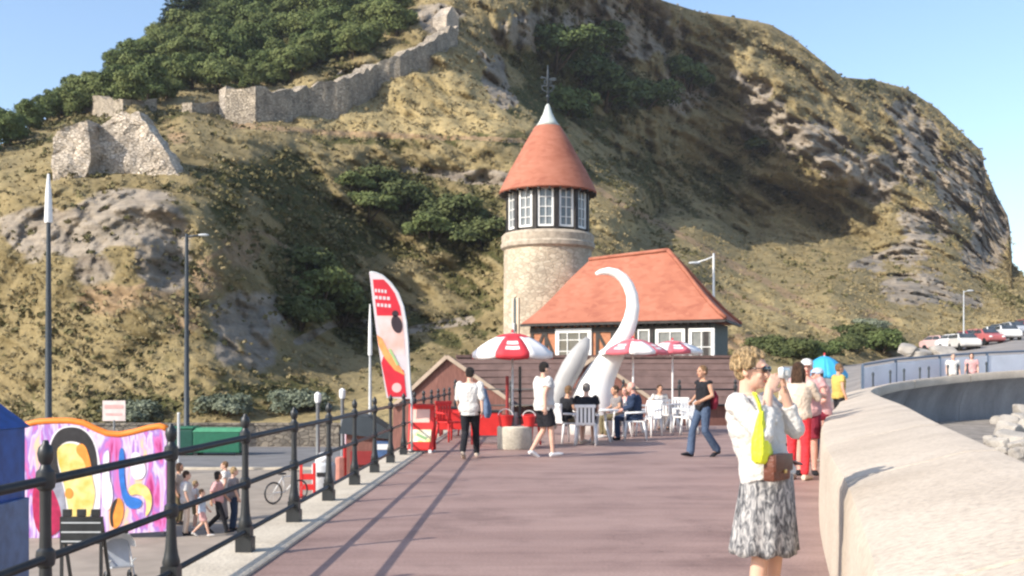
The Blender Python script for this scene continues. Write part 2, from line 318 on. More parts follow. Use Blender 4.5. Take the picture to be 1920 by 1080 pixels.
# ------------------------------------------------------------------ ground, deck, sea wall
GL = -2.6                                     # level of the quay below the promenade
def strip(name, A, B, m, kind=True, sub=1):
    """a sheet lofted between two 3-D lines of equal length"""
    vs = []; k = len(A)
    for i in range(sub+1): vs += [Vector(a).lerp(Vector(b), i/sub) for a, b in zip(A, B)]
    fs = [(i*k+j, i*k+j+1, (i+1)*k+j+1, (i+1)*k+j) for i in range(sub) for j in range(k-1)]
    mb = MB().add(vs, fs); o = mb.build(name, m)
    if o.data.polygons[0].normal.z < 0: o.data.flip_normals()
    return struct(o) if kind else o
m_pave = mat('quay_paving', (.30,.255,.21), .9, .12, 1.2, .15, 40)
m_asph = mat('asphalt', (.17,.165,.165), .9, .12, .8, .2, 60)
m_deckm = None
def deck_mat():
    m = mat('deck_surface', (.245,.135,.125), .62, .0, 1, 0); n = m.node_tree; b = n.nodes['Principled BSDF']; L = n.links
    g = n.nodes.new('ShaderNodeNewGeometry'); mp = n.nodes.new('ShaderNodeMapping'); mp.inputs['Rotation'].default_value = (0, 0, R(2)); mp.inputs['Scale'].default_value = (.22, 1.5, 1); L.new(g.outputs[0], mp.inputs[0])
    nz = n.nodes.new('ShaderNodeTexNoise'); nz.inputs['Scale'].default_value = 1.3; nz.inputs['Detail'].default_value = 6; nz.inputs['Roughness'].default_value = .65; L.new(mp.outputs[0], nz.inputs[0])
    cr = n.nodes.new('ShaderNodeValToRGB'); L.new(nz.outputs[0], cr.inputs[0]); e = cr.color_ramp.elements
    e[0].position = .3; e[0].color = (.265,.172,.148,1); e[1].position = .7; e[1].color = (.365,.248,.214,1)
    f = n.nodes.new('ShaderNodeTexNoise'); f.inputs['Scale'].default_value = 40; f.inputs['Detail'].default_value = 4; L.new(g.outputs[0], f.inputs[0])
    c2 = n.nodes.new('ShaderNodeValToRGB'); L.new(f.outputs[0], c2.inputs[0]); c2.color_ramp.elements[0].position = .3; c2.color_ramp.elements[0].color = (.8,.8,.8,1); c2.color_ramp.elements[1].position = .7; c2.color_ramp.elements[1].color = (1.1,1.1,1.1,1)
    mx = n.nodes.new('ShaderNodeMix'); mx.data_type = 'RGBA'; mx.blend_type = 'MULTIPLY'; mx.inputs[0].default_value = 1; L.new(cr.outputs[0], mx.inputs[6]); L.new(c2.outputs[0], mx.inputs[7])
    wv = n.nodes.new('ShaderNodeTexWave'); wv.wave_type = 'BANDS'; wv.bands_direction = 'Y'; wv.inputs['Scale'].default_value = .52; wv.inputs['Distortion'].default_value = .15; L.new(g.outputs[0], wv.inputs[0])
    c3 = n.nodes.new('ShaderNodeValToRGB'); L.new(wv.outputs[0], c3.inputs[0]); c3.color_ramp.elements[0].position = .0; c3.color_ramp.elements[0].color = (.78,.76,.76,1); c3.color_ramp.elements[1].position = .06; c3.color_ramp.elements[1].color = (1,1,1,1)
    m2 = n.nodes.new('ShaderNodeMix'); m2.data_type = 'RGBA'; m2.blend_type = 'MULTIPLY'; m2.inputs[0].default_value = .3; L.new(mx.outputs[2], m2.inputs[6]); L.new(c3.outputs[0], m2.inputs[7])
    sn = n.nodes.new('ShaderNodeTexNoise'); sn.inputs['Scale'].default_value = .75; sn.inputs['Detail'].default_value = 7; sn.inputs['Roughness'].default_value = .7; L.new(g.outputs[0], sn.inputs[0])
    c4 = n.nodes.new('ShaderNodeValToRGB'); L.new(sn.outputs[0], c4.inputs[0]); c4.color_ramp.elements[0].position = .34; c4.color_ramp.elements[0].color = (.66,.64,.64,1); c4.color_ramp.elements[1].position = .5; c4.color_ramp.elements[1].color = (1,1,1,1); q4 = c4.color_ramp.elements.new(.68); q4.color = (1.14,1.15,1.14,1)
    m4 = n.nodes.new('ShaderNodeMix'); m4.data_type = 'RGBA'; m4.blend_type = 'MULTIPLY'; m4.inputs[0].default_value = .8; L.new(m2.outputs[2], m4.inputs[6]); L.new(c4.outputs[0], m4.inputs[7])
    vo = n.nodes.new('ShaderNodeTexVoronoi'); vo.inputs['Scale'].default_value = 2.6; L.new(g.outputs[0], vo.inputs[0]); c5 = n.nodes.new('ShaderNodeValToRGB'); L.new(vo.outputs[0], c5.inputs[0]); c5.color_ramp.elements[0].position = .045; c5.color_ramp.elements[0].color = (.45,.45,.46,1); c5.color_ramp.elements[1].position = .07; c5.color_ramp.elements[1].color = (1,1,1,1)
    m5 = n.nodes.new('ShaderNodeMix'); m5.data_type = 'RGBA'; m5.blend_type = 'MULTIPLY'; m5.inputs[0].default_value = .7; L.new(m4.outputs[2], m5.inputs[6]); L.new(c5.outputs[0], m5.inputs[7])
    L.new(m5.outputs[2], b.inputs['Base Color'])
    bp = n.nodes.new('ShaderNodeBump'); bp.inputs['Strength'].default_value = .15; bp.inputs['Distance'].default_value = .02; L.new(f.outputs[0], bp.inputs['Height']); L.new(bp.outputs[0], b.inputs['Normal'])
    return m
def conc_mat(name, c1, c2, sc=1.5, streak=None):
    m = mat(name, c1, .9, 0, 1, 0); n = m.node_tree; b = n.nodes['Principled BSDF']; L = n.links
    g = n.nodes.new('ShaderNodeNewGeometry'); mp = n.nodes.new('ShaderNodeMapping'); L.new(g.outputs[0], mp.inputs[0])
    if streak: mp.inputs['Scale'].default_value = streak
    nz = n.nodes.new('ShaderNodeTexNoise'); nz.inputs['Scale'].default_value = sc; nz.inputs['Detail'].default_value = 8; nz.inputs['Roughness'].default_value = .65; L.new(mp.outputs[0], nz.inputs[0])
    cr = n.nodes.new('ShaderNodeValToRGB'); L.new(nz.outputs[0], cr.inputs[0]); e = cr.color_ramp.elements
    e[0].position = .32; e[0].color = (*c1, 1); e[1].position = .66; e[1].color = (*c2, 1)
    f = n.nodes.new('ShaderNodeTexNoise'); f.inputs['Scale'].default_value = 30; f.inputs['Detail'].default_value = 6; L.new(g.outputs[0], f.inputs[0])
    c2 = n.nodes.new('ShaderNodeValToRGB'); L.new(f.outputs[0], c2.inputs[0]); c2.color_ramp.elements[0].position = .33; c2.color_ramp.elements[0].color = (.85,.845,.84,1); c2.color_ramp.elements[1].position = .58; c2.color_ramp.elements[1].color = (1.06,1.06,1.05,1)
    mx = n.nodes.new('ShaderNodeMix'); mx.data_type = 'RGBA'; mx.blend_type = 'MULTIPLY'; mx.inputs[0].default_value = 1; L.new(cr.outputs[0], mx.inputs[6]); L.new(c2.outputs[0], mx.inputs[7]); L.new(mx.outputs[2], b.inputs['Base Color'])
    bp = n.nodes.new('ShaderNodeBump'); bp.inputs['Strength'].default_value = .45; bp.inputs['Distance'].default_value = .02; L.new(f.outputs[0], bp.inputs['Height']); L.new(bp.outputs[0], b.inputs['Normal'])
    return m
m_conc = conc_mat('sea_wall_concrete', (.43,.362,.292), (.56,.478,.39), .9)
m_kerb = conc_mat('coping_stone', (.45,.39,.31), (.60,.53,.43))
# wide ground far below everything, then the quay
mb = MB(); mb.add([(-900,-60,GL-.6), (900,-60,GL-.6), (900,900,GL-.6), (-900,900,GL-.6)], [(0,1,2,3)])
struct(mb.build('ground', mat('rough_ground', (.20,.17,.11), .95, .25, .3)))
mb = MB(); mb.add([(-120,-40,GL), (14,-40,GL), (14,66,GL), (-120,66,GL)], [(0,1,2,3)]); struct(mb.build('quay', m_pave))
mb = MB(); mb.add([(-120,47,GL+.004), (3,47,GL+.004), (3,61.7,GL+.004), (-120,61.7,GL+.004)], [(0,1,2,3)]); struct(mb.build('road', m_asph))
mb = MB(); mb.add([(-120,46.6,GL+.06), (3,46.6,GL+.06), (3,46.9,GL+.06), (-120,46.9,GL+.06)], [(0,1,2,3)])
mb = MB().box((-58,46.8,GL+.05), (122,.3,.1)); struct(mb.build('kerb', m_kerb))
def railx(d): return -2.40+.019*d
# sea wall stations: outer edge (x, y, ztop), left offset
ST = [(-.75,-6,1.05,.80), (1.05,0,1.05,.87), (2.79,5.8,1.05,.95), (4.24,10.6,1.05,1.14), (6.06,16.4,1.05,1.24), (8.0,23,1.05,1.0), (9.5,28,1.06,.9), (10.6,31.3,1.08,1.0), (11.7,33.8,1.16,1.15), (13.2,36,1.30,1.2), (15.3,38,1.47,1.2), (18,39.6,1.66,1.2), (21,41,1.78,1.2), (28,44,1.95,1.2), (42,50,2.15,1.2), (80,62,2.4,1.2), (160,90,2.6,1.2)]
def smooth_st(st, k=6):
    a = np.array(st); out = []
    for i in range(len(a)-1):
        p0, p1, p2, p3 = a[max(i-1,0)], a[i], a[i+1], a[min(i+2, len(a)-1)]
        for j in range(k):
            t = j/k; out.append(.5*((2*p1)+(-p0+p2)*t+(2*p0-5*p1+4*p2-p3)*t*t+(-p0+3*p1-3*p2+p3)*t**3))
    out.append(a[-1]); return np.array(out)
WS = smooth_st(ST)
tg = np.gradient(WS[:, :2], axis=0); tg /= np.linalg.norm(tg, axis=1, keepdims=True); nl = np.stack([-tg[:, 1], tg[:, 0]], 1)   # left normal
def deckz(zt): return np.maximum(0, zt-.95)
inner = WS[:, :2]+nl*WS[:, 3:4]
mb = MB(); prof_n = 0; vs = []
arc = np.concatenate([[0], np.cumsum(np.linalg.norm(np.diff(WS[:, :2], axis=0), axis=1))]); stn = [(q, 0) for q in arc]
for q in np.arange(2.2, arc[-1]-1, 3.6): stn = [z for z in stn if abs(z[0]-q) > .06]+[(q-.022, 0), (q-.016, .03), (q+.016, .03), (q+.022, 0)]
stn.sort(); NS = len(stn)
for q, dip in stn:
    x, y, zt, w = [np.interp(q, arc, WS[:, k]) for k in range(4)]; n_ = np.array([np.interp(q, arc, nl[:, k]) for k in range(2)]); zd = max(0, zt-1.08); o2 = np.array([x, y])+n_*dip; w -= dip*2; zt -= dip
    zi = zt-.20; pr = [(w, zd-.5), (w, zd+.0), (w-.02, zi-.09), (w-.05, zi-.02), (w-.12, zi+.01), (.22, zt-.01), (.05, zt-.0), (0, zt-.06), (0, zt-.28), (.12, zt-.36), (.34, zt-.75), (.48, zt-1.2), (.50, zt-1.9), (.35, zt-2.7), (0, zt-3.6), (-.6, zt-5.2)]
    prof_n = len(pr); vs += [(o2[0]+n_[0]*a, o2[1]+n_[1]*a, z) for a, z in pr]
fs = [(i*prof_n+j, i*prof_n+j+1, (i+1)*prof_n+j+1, (i+1)*prof_n+j) for i in range(NS-1) for j in range(prof_n-1)]
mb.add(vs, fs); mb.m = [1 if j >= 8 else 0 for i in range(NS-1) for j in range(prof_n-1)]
tag(mb.build('sea_wall', [m_conc, conc_mat('shaded_weathered_concrete', (.20,.20,.21), (.31,.31,.325), .8, (1.6,1.6,.35))], smooth=40), 'broad pale concrete sea wall curving round to the right along the promenade', 'sea wall')  # sea face: its shade put into a darker grey, with stain streaks
# promenade deck: left edge to wall
m_deck = deck_mat()
di = np.linspace(-6, 32.3, 40)
xi = np.interp(di, inner[:, 1], inner[:, 0])
strip('promenade_deck', [(railx(d)+.27, d, 0) for d in di], [(x+.05, d, 0) for x, d in zip(xi, di)], m_deck, sub=6)
# promenade that goes on along the wall
sel = [i for i in range(len(WS)) if inner[i, 1] >= 32.0]
FENCE = [(1482,32.3,0), (1530,34.2,.1), (1575,36.6,.35), (1590,38,.5), (1640,40,.7), (1700,41.5,.85), (1800,43,1.0), (1920,44.5,1.15), (2100,48,1.3), (2400,68,1.6), (2800,110,1.9)]
fpts = [gz(*q) for q in FENCE]
def resample(pts, n):
    P = np.array([tuple(p) for p in pts]); s = np.concatenate([[0], np.cumsum(np.linalg.norm(np.diff(P, axis=0), axis=1))]); t = np.linspace(0, s[-1], n)
    return [Vector([np.interp(q, s, P[:, k]) for k in range(3)]) for q in t]
A = resample([(inner[i, 0]+.05, inner[i, 1], max(0, WS[i, 2]-1.08)+.003) for i in sel], 40); B = resample(fpts, 40)
strip('promenade_path', A, [Vector((b.x, b.y, b.z+.003)) for b in B], m_deck, sub=3)
# front of the deck above the quay, at its far end and left side
mb = MB(); mb.box((2.35, 32.42, GL/2-.02), (8.6, .22, -GL-.03)); mb.bar((railx(-6)-.22, -6, GL/2-.04), (railx(32.3)-.22, 32.3, GL/2-.04), .16, -GL-.06)
tag(mb.build('retaining_wall', m_conc), 'plain concrete wall carrying the edge of the promenade above the quay', 'retaining wall')
A = [Vector((6.65, 32.28, .002))]+[gz(*q)+Vector((0,0,.002)) for q in FENCE[1:4]]+[gz(1608, 38.9, .59), gz(1628, 39.7, .67)]
strip('promenade_terrace', [gz(1482,32.29,.002)]+A[1:], [gz(1366, 32.29, .002), gz(1380, 40, .0), gz(1400, 46, -.1), gz(1430, 51, -.1), gz(1470, 58.2, .02), gz(1566, 49.2, .32)], m_deck)
# coping along the railing
mb = MB()
for k in range(20):
    d0, d1 = -6+k*1.92, -6+(k+1)*1.92-.012
    a, b = railx(d0), railx(d1)
    mb.prism([(a-.30, d0, -.12), (a+.275, d0, -.12), (a+.275, d0, .022), (a+.25, d0, .034), (a-.27, d0, .034), (a-.30, d0, .02)], (b-a, d1-d0, 0))
struct(mb.build('coping_kerb', m_kerb))
# banks between quay / road and hillside
hm = bpy.data.materials['hill_cover']
FR = [(-900,63.2,-1.45), (480,63.2,-1.45), (620,62.4,-1.5), (770,60,-2.5), (1000,64,-2.0), (1365,66,-1.2), (1470,58,0), (1566,49,.3), (1625,40.1,.68), (1700,41.9,.86), (1800,43.4,1.01), (1920,44.9,1.16), (2300,64,1.5), (2900,125,1.9)]
px_ = np.linspace(-900, 1470, 60)
def frp(p): return gz(p, interp(p, [(a, b) for a, b, c in FR]), interp(p, [(a, c) for a, b, c in FR]))
def bsp(p):
    q = hill_pt(p, interp(p, BASE)); q.z += .15; q.y += .5; return q
strip('hill_foot', [frp(p) for p in px_], [bsp(p) for p in px_], hm, sub=6)
px2 = np.linspace(1470, 2880, 50)
strip('coast_road', [frp(p) for p in px2], [bsp(p) for p in px2], mat('coast_road_surface', (.26,.235,.215), .9, .15, .5), sub=3)
# shore: rocks and wet ground on the sea side
def shorez(d): return float(np.interp(d, [5,20,30,40,60], [-2.2,-1.0,-.35,-.1,0]))
A = [(WS[i,0]+nl[i,0]*.2, WS[i,1]+nl[i,1]*.2, shorez(WS[i,1])) for i in range(len(WS))]
strip('shore', A, [(a[0]+70, a[1]-30, a[2]-1.6) for a in A], conc_mat('shore_shingle', (.16,.14,.12), (.34,.30,.26), 2.0), sub=8)

def stone_mat(name, c1, c2, c3, sc, bump=.6, dist=.08, zs=1.5, mort=(.30,.26,.21), morw=.05):
    m = mat(name, c1, .92, 0, 1, 0); n = m.node_tree; b = n.nodes['Principled BSDF']; L = n.links
    tc = n.nodes.new('ShaderNodeNewGeometry'); mp = n.nodes.new('ShaderNodeMapping'); mp.inputs['Scale'].default_value = (sc, sc, sc*zs); L.new(tc.outputs[0], mp.inputs[0])
    wn = n.nodes.new('ShaderNodeTexNoise'); wn.inputs['Scale'].default_value = 1.3; L.new(mp.outputs[0], wn.inputs[0])
    ad = n.nodes.new('ShaderNodeMix'); ad.data_type = 'RGBA'; ad.blend_type = 'ADD'; ad.inputs[0].default_value = .5; L.new(mp.outputs[0], ad.inputs[6]); L.new(wn.outputs[1], ad.inputs[7])
    v = n.nodes.new('ShaderNodeTexVoronoi'); v.inputs['Scale'].default_value = 1; L.new(ad.outputs[2], v.inputs[0])
    ve = n.nodes.new('ShaderNodeTexVoronoi'); ve.feature = 'DISTANCE_TO_EDGE'; ve.inputs['Scale'].default_value = 1; L.new(ad.outputs[2], ve.inputs[0])
    sx = n.nodes.new('ShaderNodeSeparateColor'); L.new(v.outputs['Color'], sx.inputs[0])
    cr = n.nodes.new('ShaderNodeValToRGB'); L.new(sx.outputs[0], cr.inputs[0]); e = cr.color_ramp.elements; e.new(.5)
    for k, c in enumerate((c1, c2, c3)): e[k].position = (.0, .5, 1)[k]; e[k].color = (*c, 1)
    bn = n.nodes.new('ShaderNodeTexNoise'); bn.inputs['Scale'].default_value = .5; bn.inputs['Detail'].default_value = 6; L.new(tc.outputs[0], bn.inputs[0])
    c2r = n.nodes.new('ShaderNodeValToRGB'); L.new(bn.outputs[0], c2r.inputs[0]); c2r.color_ramp.elements[0].position = .3; c2r.color_ramp.elements[0].color = (.68,.68,.68,1); c2r.color_ramp.elements[1].position = .65; c2r.color_ramp.elements[1].color = (1.08,1.06,1.02,1)
    mr = n.nodes.new('ShaderNodeMapRange'); L.new(ve.outputs[0], mr.inputs[0]); mr.inputs[1].default_value = 0; mr.inputs[2].default_value = morw*2
    mx = n.nodes.new('ShaderNodeMix'); mx.data_type = 'RGBA'; L.new(mr.outputs[0], mx.inputs[0]); mx.inputs[6].default_value = (*mort, 1); L.new(cr.outputs[0], mx.inputs[7])
    mu = n.nodes.new('ShaderNodeMix'); mu.data_type = 'RGBA'; mu.blend_type = 'MULTIPLY'; mu.inputs[0].default_value = 1; L.new(mx.outputs[2], mu.inputs[6]); L.new(c2r.outputs[0], mu.inputs[7])
    L.new(mu.outputs[2], b.inputs['Base Color'])
    bp = n.nodes.new('ShaderNodeBump'); bp.inputs['Strength'].default_value = bump; bp.inputs['Distance'].default_value = dist; L.new(mr.outputs[0], bp.inputs['Height']); L.new(bp.outputs[0], b.inputs['Normal'])
    return m
m_ruin = stone_mat('ruin_stone', (.50,.42,.34), (.62,.54,.45), (.70,.61,.51), 2.9, .8, .16, 1.8, (.40,.335,.265))
m_castle = stone_mat('castle_stone', (.36,.305,.24), (.45,.385,.305), (.53,.455,.365), 2.6, .9, .2, 1.8, (.27,.23,.185))
m_rubble = stone_mat('roadside_stone', (.16,.14,.12), (.24,.21,.175), (.30,.26,.21), 2.4, .6, .08, 1.6, (.13,.11,.09))
m_drum = stone_mat('tower_stone', (.45,.37,.28), (.56,.47,.36), (.64,.55,.43), 3.6, .5, .05, 1.7, (.40,.33,.25), .04)
# low wall beyond the road
mb = MB(); 
for k in range(34):
    x0 = -62+k*1.55; mb.box((x0, 62.3, GL+.62+random.uniform(-.02, .02)), (1.56, .5, 1.26+random.uniform(-.03, .05)))
mb.box((-36, 62.3, GL+1.30), (54, .62, .12))
tag(mb.build('roadside_wall', m_rubble), 'long low grey stone wall between the road and the foot of the hill', 'wall')

# ------------------------------------------------------------------ ruins on the hill
def ragged(a, b, n, j, rnd):
    """jagged line of pixels from a to b"""
    out = []
    for i in range(n):
        t = i/n; out.append((a[0]+(b[0]-a[0])*t+rnd.uniform(-j, j)*.6, a[1]+(b[1]-a[1])*t+rnd.uniform(-j, j)))
    return out
def wall_run(name, pts, thick, m, label, cat, jag=.5, seg=2.2, sink=1.2, group=None, crenel=0):
    """ruined wall over ground points: (px, py_base, py_top, depth offset)"""
    rnd = random.Random(len(name)+int(pts[0][0])); P = []
    for px, pb, pt_, off in pts:
        q = hill_pt(px, pb); q.y += off; P.append((q, (pb-pt_)*q.y/F))
    line = []
    for (a, ha), (b, hb) in zip(P, P[1:]):
        k = max(1, int((b-a).length/seg))
        for i in range(k): line.append((a.lerp(b, i/k), ha+(hb-ha)*i/k))
    line.append(P[-1]); vs = []; fs = []
    for i, (p, h) in enumerate(line):
        t = (line[min(i+1, len(line)-1)][0]-line[max(i-1, 0)][0]); t.z = 0; t.normalize(); nn = Vector((-t.y, t.x, 0))*thick/2
        hh = h+rnd.uniform(-jag, jag)+(crenel if i % 4 < 2 else 0); bul = rnd.uniform(-.12, .12)
        vs += [p-nn*(1.15+bul)+Vector((0,0,-sink)), p-nn*(1+bul)+Vector((0,0,hh*.55)), p-nn+Vector((0,0,hh)), p+nn+Vector((0,0,hh*1.0+rnd.uniform(-jag, jag)*.6)), p+nn*1.1+Vector((0,0,-sink))]
    for i in range(len(line)-1):
        for j in range(4): fs.append((i*5+j, i*5+j+1, (i+1)*5+j+1, (i+1)*5+j))
    fs += [(0,1,2,3,4), tuple((len(line)-1)*5+j for j in (4,3,2,1,0))]
    return tag(MB().add(vs, fs).build(name, m), label, cat, group)
wall_run('castle_wall', [(436,220,178,-1), (480,226,178,-1), (530,226,180,-1), (575,212,172,-1), (640,196,156,-1), (700,166,128,-1), (745,140,112,-1), (795,108,86,-1), (832,82,62,-1), (850,70,54,-1)], 1.8, m_castle, 'long ruined grey castle wall climbing the hillside from left to right', 'castle wall', .26, .75, 2.5, None, .3)
wall_run('castle_tower', [(822,72,22,2), (836,66,14,2), (852,64,26,2)], 2.6, m_ruin, 'pale broken stump of a tower at the top end of the castle wall', 'ruined tower', .5, 1.2, 3)
wall_run('castle_wall', [(604,150,134,3), (650,134,108,3), (700,120,98,4), (742,98,84,4)], 1.6, m_ruin, 'pale upper ruined wall just behind the long castle wall, below the trees', 'castle wall', .3, 1.5, 3.5)
wall_run('gate_pier', [(424,216,178,-1.6), (440,220,172,-1.6)], 1.6, m_ruin, 'pale stone pier at the lower end of the long castle wall', 'stone pier', .25, .9, 2)
wall_run('castle_wall', [(128,214,190,0), (180,208,184,0), (235,206,184,0), (285,204,186,0)], 1.6, m_castle, 'low dark ruined wall behind the pale ruin on the bluff', 'castle wall', .25, 1.6, 2.5)
wall_run('castle_wall', [(350,208,194,0), (390,212,192,0), (424,214,196,0)], 1.4, m_castle, 'short low fragment of dark wall left of the stone pier', 'castle wall', .2, 1.6, 2)
def ruin(name, outline, d, thick, m, label, rz):
    rnd = random.Random(3); c = at(sum(p[0] for p in outline)/len(outline), max(p[1] for p in outline), d)
    pl = []
    for i, a in enumerate(outline): pl += ragged(a, outline[(i+1) % len(outline)], 5, 1.6, rnd)
    M3 = Matrix.Rotation(rz, 3, 'Z'); poly = [M3 @ Vector(((px-960)*d/F-c.x, 0, EYE-(py-HOR)*d/F-c.z)) for px, py in pl]
    bm = bmesh.new(); ext = M3 @ Vector((0, thick, 0)); mbb = MB().prism(poly, ext); me = mbb.mesh(name); bm.from_mesh(me)
    bmesh.ops.triangulate(bm, faces=bm.faces); bmesh.ops.subdivide_edges(bm, edges=[e for e in bm.edges if e.calc_length() > .8], cuts=3, use_grid_fill=True)
    bmesh.ops.triangulate(bm, faces=bm.faces); bmesh.ops.subdivide_edges(bm, edges=[e for e in bm.edges if e.calc_length() > .7], cuts=1)
    bmesh.ops.recalc_face_normals(bm, faces=bm.faces)
    for v in bm.verts:
        n_ = noise.noise_vector(v.co*.9)*.28+noise.noise_vector(v.co*2.6)*.14; v.co += n_
    mm = bpy.data.meshes.new(name); bm.to_mesh(mm); bm.free(); mm.materials.append(m)
    o = bpy.data.objects.new(name, mm); COL.objects.link(o); o.location = c
    return tag(o, label, 'ruin')
ruin('ruined_wall', [(170,345), (172,240), (196,226), (226,211), (262,212), (280,240), (318,292), (338,330), (334,345)], 87.0, 2.2, m_ruin, 'large pale ruined stone wall with a long sloping right edge on the bluff', R(-6))
ruin('ruined_wall', [(97,345), (98,256), (124,236), (150,228), (165,224), (168,290), (158,345)], 85.6, 2.6, m_ruin, 'smaller pale ruined stone block on the bluff, left of the big sloping one', R(-3))

# ------------------------------------------------------------------ trees, bushes, scrub
def leaf_mat(name, c1, c2, sc=.6):
    m = mat(name, c1, .8, 0, 1, 0); n = m.node_tree; b = n.nodes['Principled BSDF']; L = n.links
    g = n.nodes.new('ShaderNodeNewGeometry'); nz = n.nodes.new('ShaderNodeTexNoise'); nz.inputs['Scale'].default_value = sc; nz.inputs['Detail'].default_value = 5; L.new(g.outputs[0], nz.inputs[0])
    cr = n.nodes.new('ShaderNodeValToRGB'); L.new(nz.outputs[0], cr.inputs[0]); cr.color_ramp.elements[0].position = .32; cr.color_ramp.elements[0].color = (*c1, 1); cr.color_ramp.elements[1].position = .68; cr.color_ramp.elements[1].color = (*c2, 1)
    L.new(cr.outputs[0], b.inputs['Base Color']); b.inputs['Specular IOR Level'].default_value = .15
    return m
ml_dark = leaf_mat('leaf_dark', (.06,.085,.030), (.135,.17,.06)); ml_mid = leaf_mat('leaf_mid', (.085,.112,.038), (.18,.205,.075)); ml_bush = leaf_mat('leaf_bush', (.05,.066,.025), (.12,.135,.052)); ml_grey = leaf_mat('leaf_grey', (.10,.12,.08), (.22,.24,.17)); ml_con = leaf_mat('leaf_conifer', (.020,.034,.016), (.045,.062,.028))
m_bark = mat('bark', (.09,.065,.045), .9, .3, 8, .5)
def leaves(name, m, lobes, n, size, parent=None, seed=1, flat=.75):
    rs = np.random.RandomState(seed); L = np.array(lobes, float); w = L[:, 3]**2; idx = rs.choice(len(L), n, p=w/w.sum())
    u = rs.normal(size=(n, 3)); u /= np.linalg.norm(u, axis=1, keepdims=True); u[:, 2] = np.where(u[:, 2] < -.35, -u[:, 2], u[:, 2])
    r = (.62+.42*rs.rand(n)**.7)*(1+.16*np.sin(u[:, 0]*7+idx)*np.cos(u[:, 1]*6+u[:, 2]*5+idx*2))
    c = L[idx, :3]+u*(L[idx, 3]*r)[:, None]*np.array([1, 1, flat])
    nn = u*1.1+rs.normal(size=(n, 3))*.55; nn /= np.linalg.norm(nn, axis=1, keepdims=True); t = np.cross(nn, rs.normal(size=(n, 3))); t /= np.linalg.norm(t, axis=1, keepdims=True); b2 = np.cross(nn, t)
    s = size*(.55+.9*rs.rand(n))[:, None]
    V = np.stack([c-t*s, c-b2*s*.6, c+t*s, c+b2*s*.6], 1).reshape(-1, 3)
    me = bpy.data.meshes.new(name); me.vertices.add(4*n); me.vertices.foreach_set('co', V.ravel()); me.loops.add(4*n); me.loops.foreach_set('vertex_index', np.arange(4*n)); me.polygons.add(n); me.polygons.foreach_set('loop_start', np.arange(n)*4); me.polygons.foreach_set('loop_total', np.full(n, 4)); me.update(); me.materials.append(m)
    o = bpy.data.objects.new(name, me); COL.objects.link(o)
    if parent: o.parent = parent
    return o
def make_tree(m, seed, H=8.0, W_=3.3):
    rnd = random.Random(seed); t = thing('tree', 'x', 'tree')
    lob = [(0, 0, H*.58, W_*.75), (0, 0, H*.36, W_*.62)]
    for k in range(11):
        a = k*2.4+rnd.random(); rr = W_*rnd.uniform(.35, .72); lob.append((rr*math.cos(a), rr*math.sin(a), H*rnd.uniform(.22, .82), W_*rnd.uniform(.32, .5)))
    leaves('crown', m, lob, 7000, .19, t, seed, .92)
    mb = MB(); mb.tube([(0,0,-1.2), (.06,.02,H*.25), (.0,.1,H*.5), (.1,.1,H*.72)], [.26,.2,.13,.05], 7)
    for k in range(5):
        l = lob[k+1]; mb.tube([(.03,.05,H*.3+k*.3), (l[0]*.5, l[1]*.5, (l[2]+H*.35)/2), (l[0], l[1], l[2])], [.1,.07,.03], 5)
    mb.build('trunk', m_bark, t, smooth=True); return t
def make_conifer(seed):
    t = thing('conifer_tree', 'x', 'tree'); H = 8.5; rnd = random.Random(seed); lob = []
    for k in range(9):
        z = H*(.2+.78*k/8); r = 2.1*(1-k/9.0)+.22
        for j in range(5 if k < 7 else 2):
            a = j*1.257+k*.7; lob.append((r*.62*math.cos(a), r*.62*math.sin(a), z-.2*rnd.random(), r*.5))
    leaves('crown', ml_con, lob, 4500, .15, t, seed, .5)
    MB().tube([(0,0,-1), (0,0,H*.9)], [.22,.04], 7).build('trunk', m_bark, t, smooth=True); return t
TREES = [make_tree(ml_dark, 1), make_tree(ml_mid, 2, 7.2, 3.5), make_tree(ml_dark, 3, 7.0, 3.0), make_tree(ml_mid, 4, 6.4, 3.3), make_tree(ml_mid, 5, 6, 2.8)]
CON = make_conifer(9)
low = [(-300,330), (0,300), (100,232), (280,192), (420,172), (560,160), (640,118), (745,78), (800,40)]
rnd = random.Random(11); spots = []
tries = 0
while tries < 6000 and len(spots) < 150:
    tries += 1; px = rnd.uniform(-200, 745); lo = interp(px, low); hi = interp(px, CREST)+3
    if px > 560: hi = max(hi, 8)
    if px > 620 and rnd.random() < .35: continue
    py = rnd.uniform(hi, lo)
    if py < -10 or any((px-a)**2+((py-b)*1.25)**2 < 29**2 for a, b in spots): continue
    spots.append((px, py))
